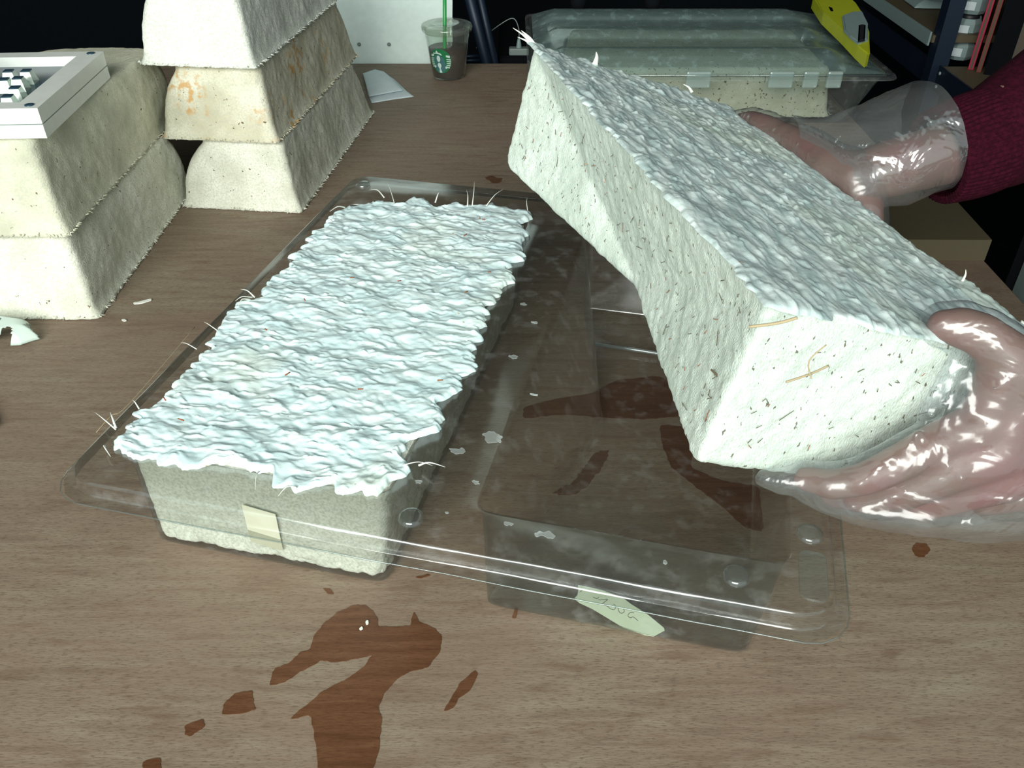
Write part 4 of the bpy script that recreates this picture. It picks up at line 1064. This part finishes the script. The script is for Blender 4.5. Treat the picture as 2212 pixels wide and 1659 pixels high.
# ------------------------------------------------------------------ white panel behind the table
wp = thing('display_board', 'white board standing upright behind the table, left of the cup', 'panel', (-0.28, 1.915, -0.75))
fix_normals(mesh_obj('board', [(x + 0.28, y, z + 0.75) for y in (-0.010, 0.012) for x, z in ((-0.46, -0.74), (-0.119, -0.74), (-0.127, 0.06), (-0.124, 0.12), (-0.150, 0.50), (-0.46, 0.50))],
   [(0, 1, 2, 3, 4, 5), (11, 10, 9, 8, 7, 6)] + [(i, (i + 1) % 6, 6 + (i + 1) % 6, 6 + i) for i in range(6)], M_panel, wp, False))
for x in (-0.263, -0.327):
    o = lathe('screw', [(0.0005, 0.0), (0.0035, 0.0), (0.0052, -0.0012), (0.0055, 0.0)], M_grey, wp, 18, False); o.location = (x + 0.28, -0.0105, 0.75 + 0.034); o.rotation_euler = (math.radians(90), 0, 0)

# dark stand with slanted legs, behind the cup
st = thing('folding_stand', 'dark metal folding stand with slanted legs behind the cup', 'stand', (-0.03, 2.02, -0.75))
def sl(p): return (p[0] + 0.03, p[1] - 2.02, p[2] + 0.75)
for a, b, r in (((-0.1153,1.955,0.2188), (-0.0595,1.955,-0.0078), .012), ((-0.0888,1.99,0.1954), (-0.0457,1.99,-0.0025), .010)):
    a = np.array(a); b = np.array(b); e = b + (b - a) / (a[2] - b[2]) * (b[2] + 0.74)
    tube('leg', [sl(a), sl(b), sl(e)], r, M_navy, st, 12)
tube('crossbar', [sl((-0.1028,1.955,0.1663)), sl((-0.075,1.99,0.1596))], .008, M_navy, st, 10)
for p in ((-0.0963,1.955,-0.0048), (-0.0945,1.955,-0.0138)):
    tube('bracket', [sl((p[0] - 0.012, p[1], p[2])), sl((p[0] + 0.030, p[1] + 0.02, p[2] - 0.004))], .004, M_navy, st, 8)

# black case behind the table carrying a charger
bc = thing('black_case', 'black equipment case standing behind the table under the charger', 'case', (0.14, 2.21, -0.75))
box_obj('case_body', (0, 0, 0.30), (0.34, 0.36, 0.60), M_black, bc, 0.01)
box_obj('case_lid', (0, 0, 0.6625), (0.345, 0.365, 0.121), M_black, bc, 0.01)
ch = thing('charger', 'small grey plug with thin cable on the black case', 'charger', (0.016, 2.05, -0.027))
box_obj('plug', (0, 0, 0.008), (0.046, 0.022, 0.016), M_grey, ch, 0.003)
lathe('cable_boot', [(0.0065, 0.0155), (0.0055, 0.024), (0.003, 0.036), (0.0005, 0.0365)], M_lgrey, ch, 14)
tube('cable', spline([(0, 0, 0.030), (-0.001, 0.002, 0.058), (-0.014, 0.006, 0.078), (-0.045, 0.012, 0.062), (-0.078, 0.02, 0.035), (-0.10, 0.03, 0.006)], 6), 0.0012, M_grey, ch, 6)

# ------------------------------------------------------------------ lidded clear tray at the back
rt_ = thing('lidded_tray', 'frosted clear plastic lidded tray at the back right of the table', 'tray', (0.335, 1.69, 0))
def rl(x, y, z): return np.array((x - 0.335, y - 1.69, z))
rings = []
for f_, z in ((1.0, 0.0012), (0.97, 0.004), (0.9, 0.014), (0.5, 0.055), (0.1, 0.092), (0.0, 0.097), (-0.35, 0.0985), (-0.40, 0.094)):
    p = resample(rrect(0.035 + 0.020 * f_, 0.640 - 0.030 * f_, 1.475 + 0.045 * f_, 1.890 - 0.030 * f_, [0.022] * 4), 200)
    rings.append(np.array([rl(a, b, z) for a, b in p]))
V = np.vstack(rings); F = loft_faces(len(rings), 200); F.append(tuple(range(200))[::-1])
fix_normals(mesh_obj('tray_body', V, F, M_box, rt_))
# lid: ridged sheet with chamfered ends
nx, ny = 90, 110; V = []; F = []
for j in range(ny):
    y = 1.478 + (1.886 - 1.478) * j / (ny - 1)
    for i in range(nx):
        u = i / (nx - 1); x = 0.040 + (0.634 - 0.040) * u
        e = min(u * 0.594 / 0.045, (1 - u) * 0.594 / 0.085, 1.0)
        ey = min((y - 1.478) / 0.020, (1.886 - y) / 0.020, 1.0)
        z = 0.0995 + 0.016 * min(e, ey)
        ph_ = (y - 1.478) / 0.408
        rid = max(0.0, math.sin(ph_ * 2 * math.pi * 3.0 - 1.1)) ** 0.5 * 0.010
        z += rid * min(e, 1) * min(ey, 1)
        V.append(rl(x, y, z))
for j in range(ny - 1):
    for i in range(nx - 1): F.append((j * nx + i, j * nx + i + 1, (j + 1) * nx + i + 1, (j + 1) * nx + i))
mesh_obj('lid', V, F, M_lid, rt_)
for x in (0.315, 0.455, 0.505, 0.545, 0.120):
    w = 0.042 if x not in (0.505, 0.545) else 0.026
    box_obj('latch', rl(x, 1.471, 0.092), (w, 0.008, 0.028), M_latch, rt_, 0.003)
tube('lip', [rl(0.05, 1.468, 0.100), rl(0.63, 1.468, 0.100)], 0.0022, M_rim, rt_, 8)
for x in (0.135, 0.285):
    lathe('lid_knob', [(0.0005, 0.0), (0.012, 0.0), (0.016, 0.012), (0.016, 0.030), (0.0005, 0.034)], M_black, rt_, 24, False, tuple(rl(x, 1.858, 0.116)))
stack_block('speckled pale block seen through the lidded tray wall', mat_mycelium('mycelium_boxed', lo=(0.55, 0.55, 0.42), hi=(0.70, 0.70, 0.58), speck=0.64, seed=9.1), (0.575, 1.545, 0.003), 0.0, 0.47, 0.27, 0.088, (0.01, 0.012, -0.004, 0.01), (0.012, 0.014, 0.012, 0.012), 16)

# yellow tool lying on the lid
yt = thing('yellow_tool', 'yellow and grey hand tool lying on the lidded tray', 'tool', (0.63, 1.66, 0.126))
def yl(pts): return [(p[0] - 0.63, p[1] - 1.66) for p in pts]
def prism(name, pts, z0, z1, mat): 
    bm = bmesh.new(); n = len(pts); a = [bm.verts.new((*p, z0)) for p in pts]; b = [bm.verts.new((*p, z1)) for p in pts]
    fa = bm.faces.new(a); fb_ = bm.faces.new(b[::-1])
    for i in range(n): bm.faces.new((a[i], b[i], b[(i + 1) % n], a[(i + 1) % n]))
    bmesh.ops.bevel(bm, geom=[e for e in fb_.edges], offset=0.0025, segments=2, affect='EDGES')
    return bm_obj(name, bm, mat, yt)
prism('body', yl([(0.5974,1.8218,0.148),(0.6699,1.8218,0.148),(0.6634,1.7675,0.148),(0.6491,1.6808,0.148),(0.6177,1.5515,0.148),(0.5794,1.4327,0.148),(0.5714,1.4222,0.148),(0.5724,1.4733,0.148),(0.5775,1.5636,0.148),(0.5815,1.6983,0.148)]), 0.0, 0.022, M_yellow)
prism('grip', yl([(0.6012,1.6518,0.15),(0.6276,1.6792,0.15),(0.6484,1.6826,0.15),(0.6268,1.5898,0.15),(0.5965,1.4967,0.15),(0.5721,1.4741,0.15),(0.5718,1.514,0.15),(0.5746,1.5557,0.15)]), 0.022, 0.027, M_lgrey)
prism('blade_slot', yl([(0.6076,1.5807,0.153),(0.6198,1.5807,0.153),(0.5847,1.4795,0.153),(0.5714,1.4739,0.153)]), 0.027, 0.0285, M_dark)
prism('hole', yl([(0.6018,1.7363,0.15),(0.6066,1.7289,0.15),(0.6006,1.7002,0.15),(0.5954,1.7002,0.15)]), 0.022, 0.0228, M_dark)

# ------------------------------------------------------------------ shelving unit behind right
su = thing('shelving_unit', 'dark blue metal shelving unit with wooden shelves behind the table at right', 'shelf', (1.20, 2.10, -0.75))
def ul(p): return (p[0] - 1.20, p[1] - 2.10, p[2] + 0.75)
def angle_post(x, y):
    bm = bmesh.new(); add_box(bm, ul((x, y, 0.25)), (0.036, 0.003, 2.0)); add_box(bm, ul((x - 0.018, y + 0.016, 0.25)), (0.003, 0.036, 2.0))
    return bm_obj('post', bm, M_navy, su)
for x, y in ((0.985, 2.02), (1.50, 2.02), (0.985, 2.75), (1.50, 2.75), (0.985, 1.35), (1.50, 1.35)): angle_post(x, y)
for z in (-0.070, ):
    box_obj('beam', ul((0.985, 2.05, z)), (0.004, 1.42, 0.055), M_navy, su)
    box_obj('beam', ul((1.50, 2.05, z)), (0.004, 1.42, 0.055), M_navy, su)
    box_obj('shelf_board', ul((1.243, 1.69, z + 0.020)), (0.508, 0.65, 0.012), M_ply_edge, su)
box_obj('shelf_board', ul((1.235, 2.40, 0.010)), (0.55, 0.72, 0.016), M_ply_edge, su)
box_obj('beam', ul((0.958, 2.40, 0.008)), (0.004, 0.70, 0.030), M_lgrey, su)
for y, z in ((2.00, -0.055), (2.00, -0.085), (2.045, -0.055), (2.045, -0.085), (1.42, -0.07)):
    lathe('bolt', [(0.004, 0), (0.004, 0.003), (0.0005, 0.0035)], M_lgrey, su, 10).matrix_local = Matrix.Translation(ul((0.981, y, z))) @ Matrix.Rotation(math.radians(-90), 4, 'Y')
ZS = -0.044
def jar(label, z):
    t = thing('lidded_jar', label, 'jar', (*(1.0535,2.0881,-0.044)[:2], z), -0.3, 'grey jars stacked on the shelf')
    oc = lambda r, zz: [(r * math.cos(a), r * math.sin(a), zz) for a in np.linspace(0.39, 0.39 + 2 * math.pi, 9)[:-1]]
    V = oc(0.027, 0) + oc(0.031, 0.008) + oc(0.031, 0.030) + oc(0.026, 0.040)
    F = loft_faces(4, 8); F.append(tuple(range(8))[::-1]); F.append(tuple(range(24, 32)))
    fix_normals(mesh_obj('body', V, F, M_lgrey, t, False))
    lathe('lid', [(0.022, 0.040), (0.022, 0.047), (0.018, 0.049), (0.0005, 0.049)], M_dark, t, 20)
    V, F = tube_geo(spline([(-0.026, 0, 0.034), (-0.020, 0, 0.046), (0, 0, 0.0485), (0.020, 0, 0.046), (0.026, 0, 0.034)], 4), 0.0015, 6)
    mesh_obj('handle', V, F, M_lgrey, t)
    box_obj('label_tag', (-0.010, -0.030, 0.019), (0.022, 0.003, 0.018), M_paper, t, 0, Matrix.Rotation(-0.2, 3, 'Z'))
jar('grey eight-sided jar on the shelf, lowest of the stacked three', ZS)
jar('grey eight-sided jar on the shelf, middle of the stacked three', ZS + 0.0505)
jar('grey eight-sided jar on the shelf, top of the stacked three', ZS + 0.101)
def folder(name, label, cat, fp, w, d, h, mat):
    rz = -0.50
    c = np.array(fp[:2]) + np.array((math.sin(0.5), math.cos(0.5))) * d / 2 + np.array((math.cos(0.5), -math.sin(0.5))) * w / 2
    t = thing(name, label, cat, (c[0], c[1], ZS), rz)
    box_obj('cover', (0, 0, h / 2), (w, d, h), mat, t, 0.001)
    box_obj('pages', (0, 0, h / 2), (w * 0.4, d + 0.002, h * 0.98), M_brown, t)
folder('red_folder', 'bright red folder standing on the shelf beside the grey jars', 'folder', (1.0369,1.993,-0.044), 0.012, 0.18, 0.27, M_red)
folder('brown_folder', 'thin rust-red folder between the bright red folder and black binder', 'folder', (1.0468,1.9721,-0.044), 0.010, 0.18, 0.26, M_redb)
folder('black_binder', 'wide black binder on the shelf right of the rust-red folder', 'binder', (1.0559,1.9549,-0.044), 0.15, 0.20, 0.28, M_black)
crumple('plastic_scrap', (1.08, 2.32, 0.019), 0.07, 0.04, 0.03, M_lgrey, 8, 'crumpled grey plastic on the far upper shelf', 'scrap')

# grey box on the floor side beyond the table edge
gb = thing('grey_box', 'dim grey box hanging beyond the right edge of the table', 'box', (0.80, 1.10, -0.75))
box_obj('box_body', (0, 0, 0.36), (0.09, 0.10, 0.72), M_dark, gb, 0.004)
box_obj('box_panel', (-0.046, -0.01, 0.66), (0.004, 0.06, 0.09), M_grey, gb, 0.002)
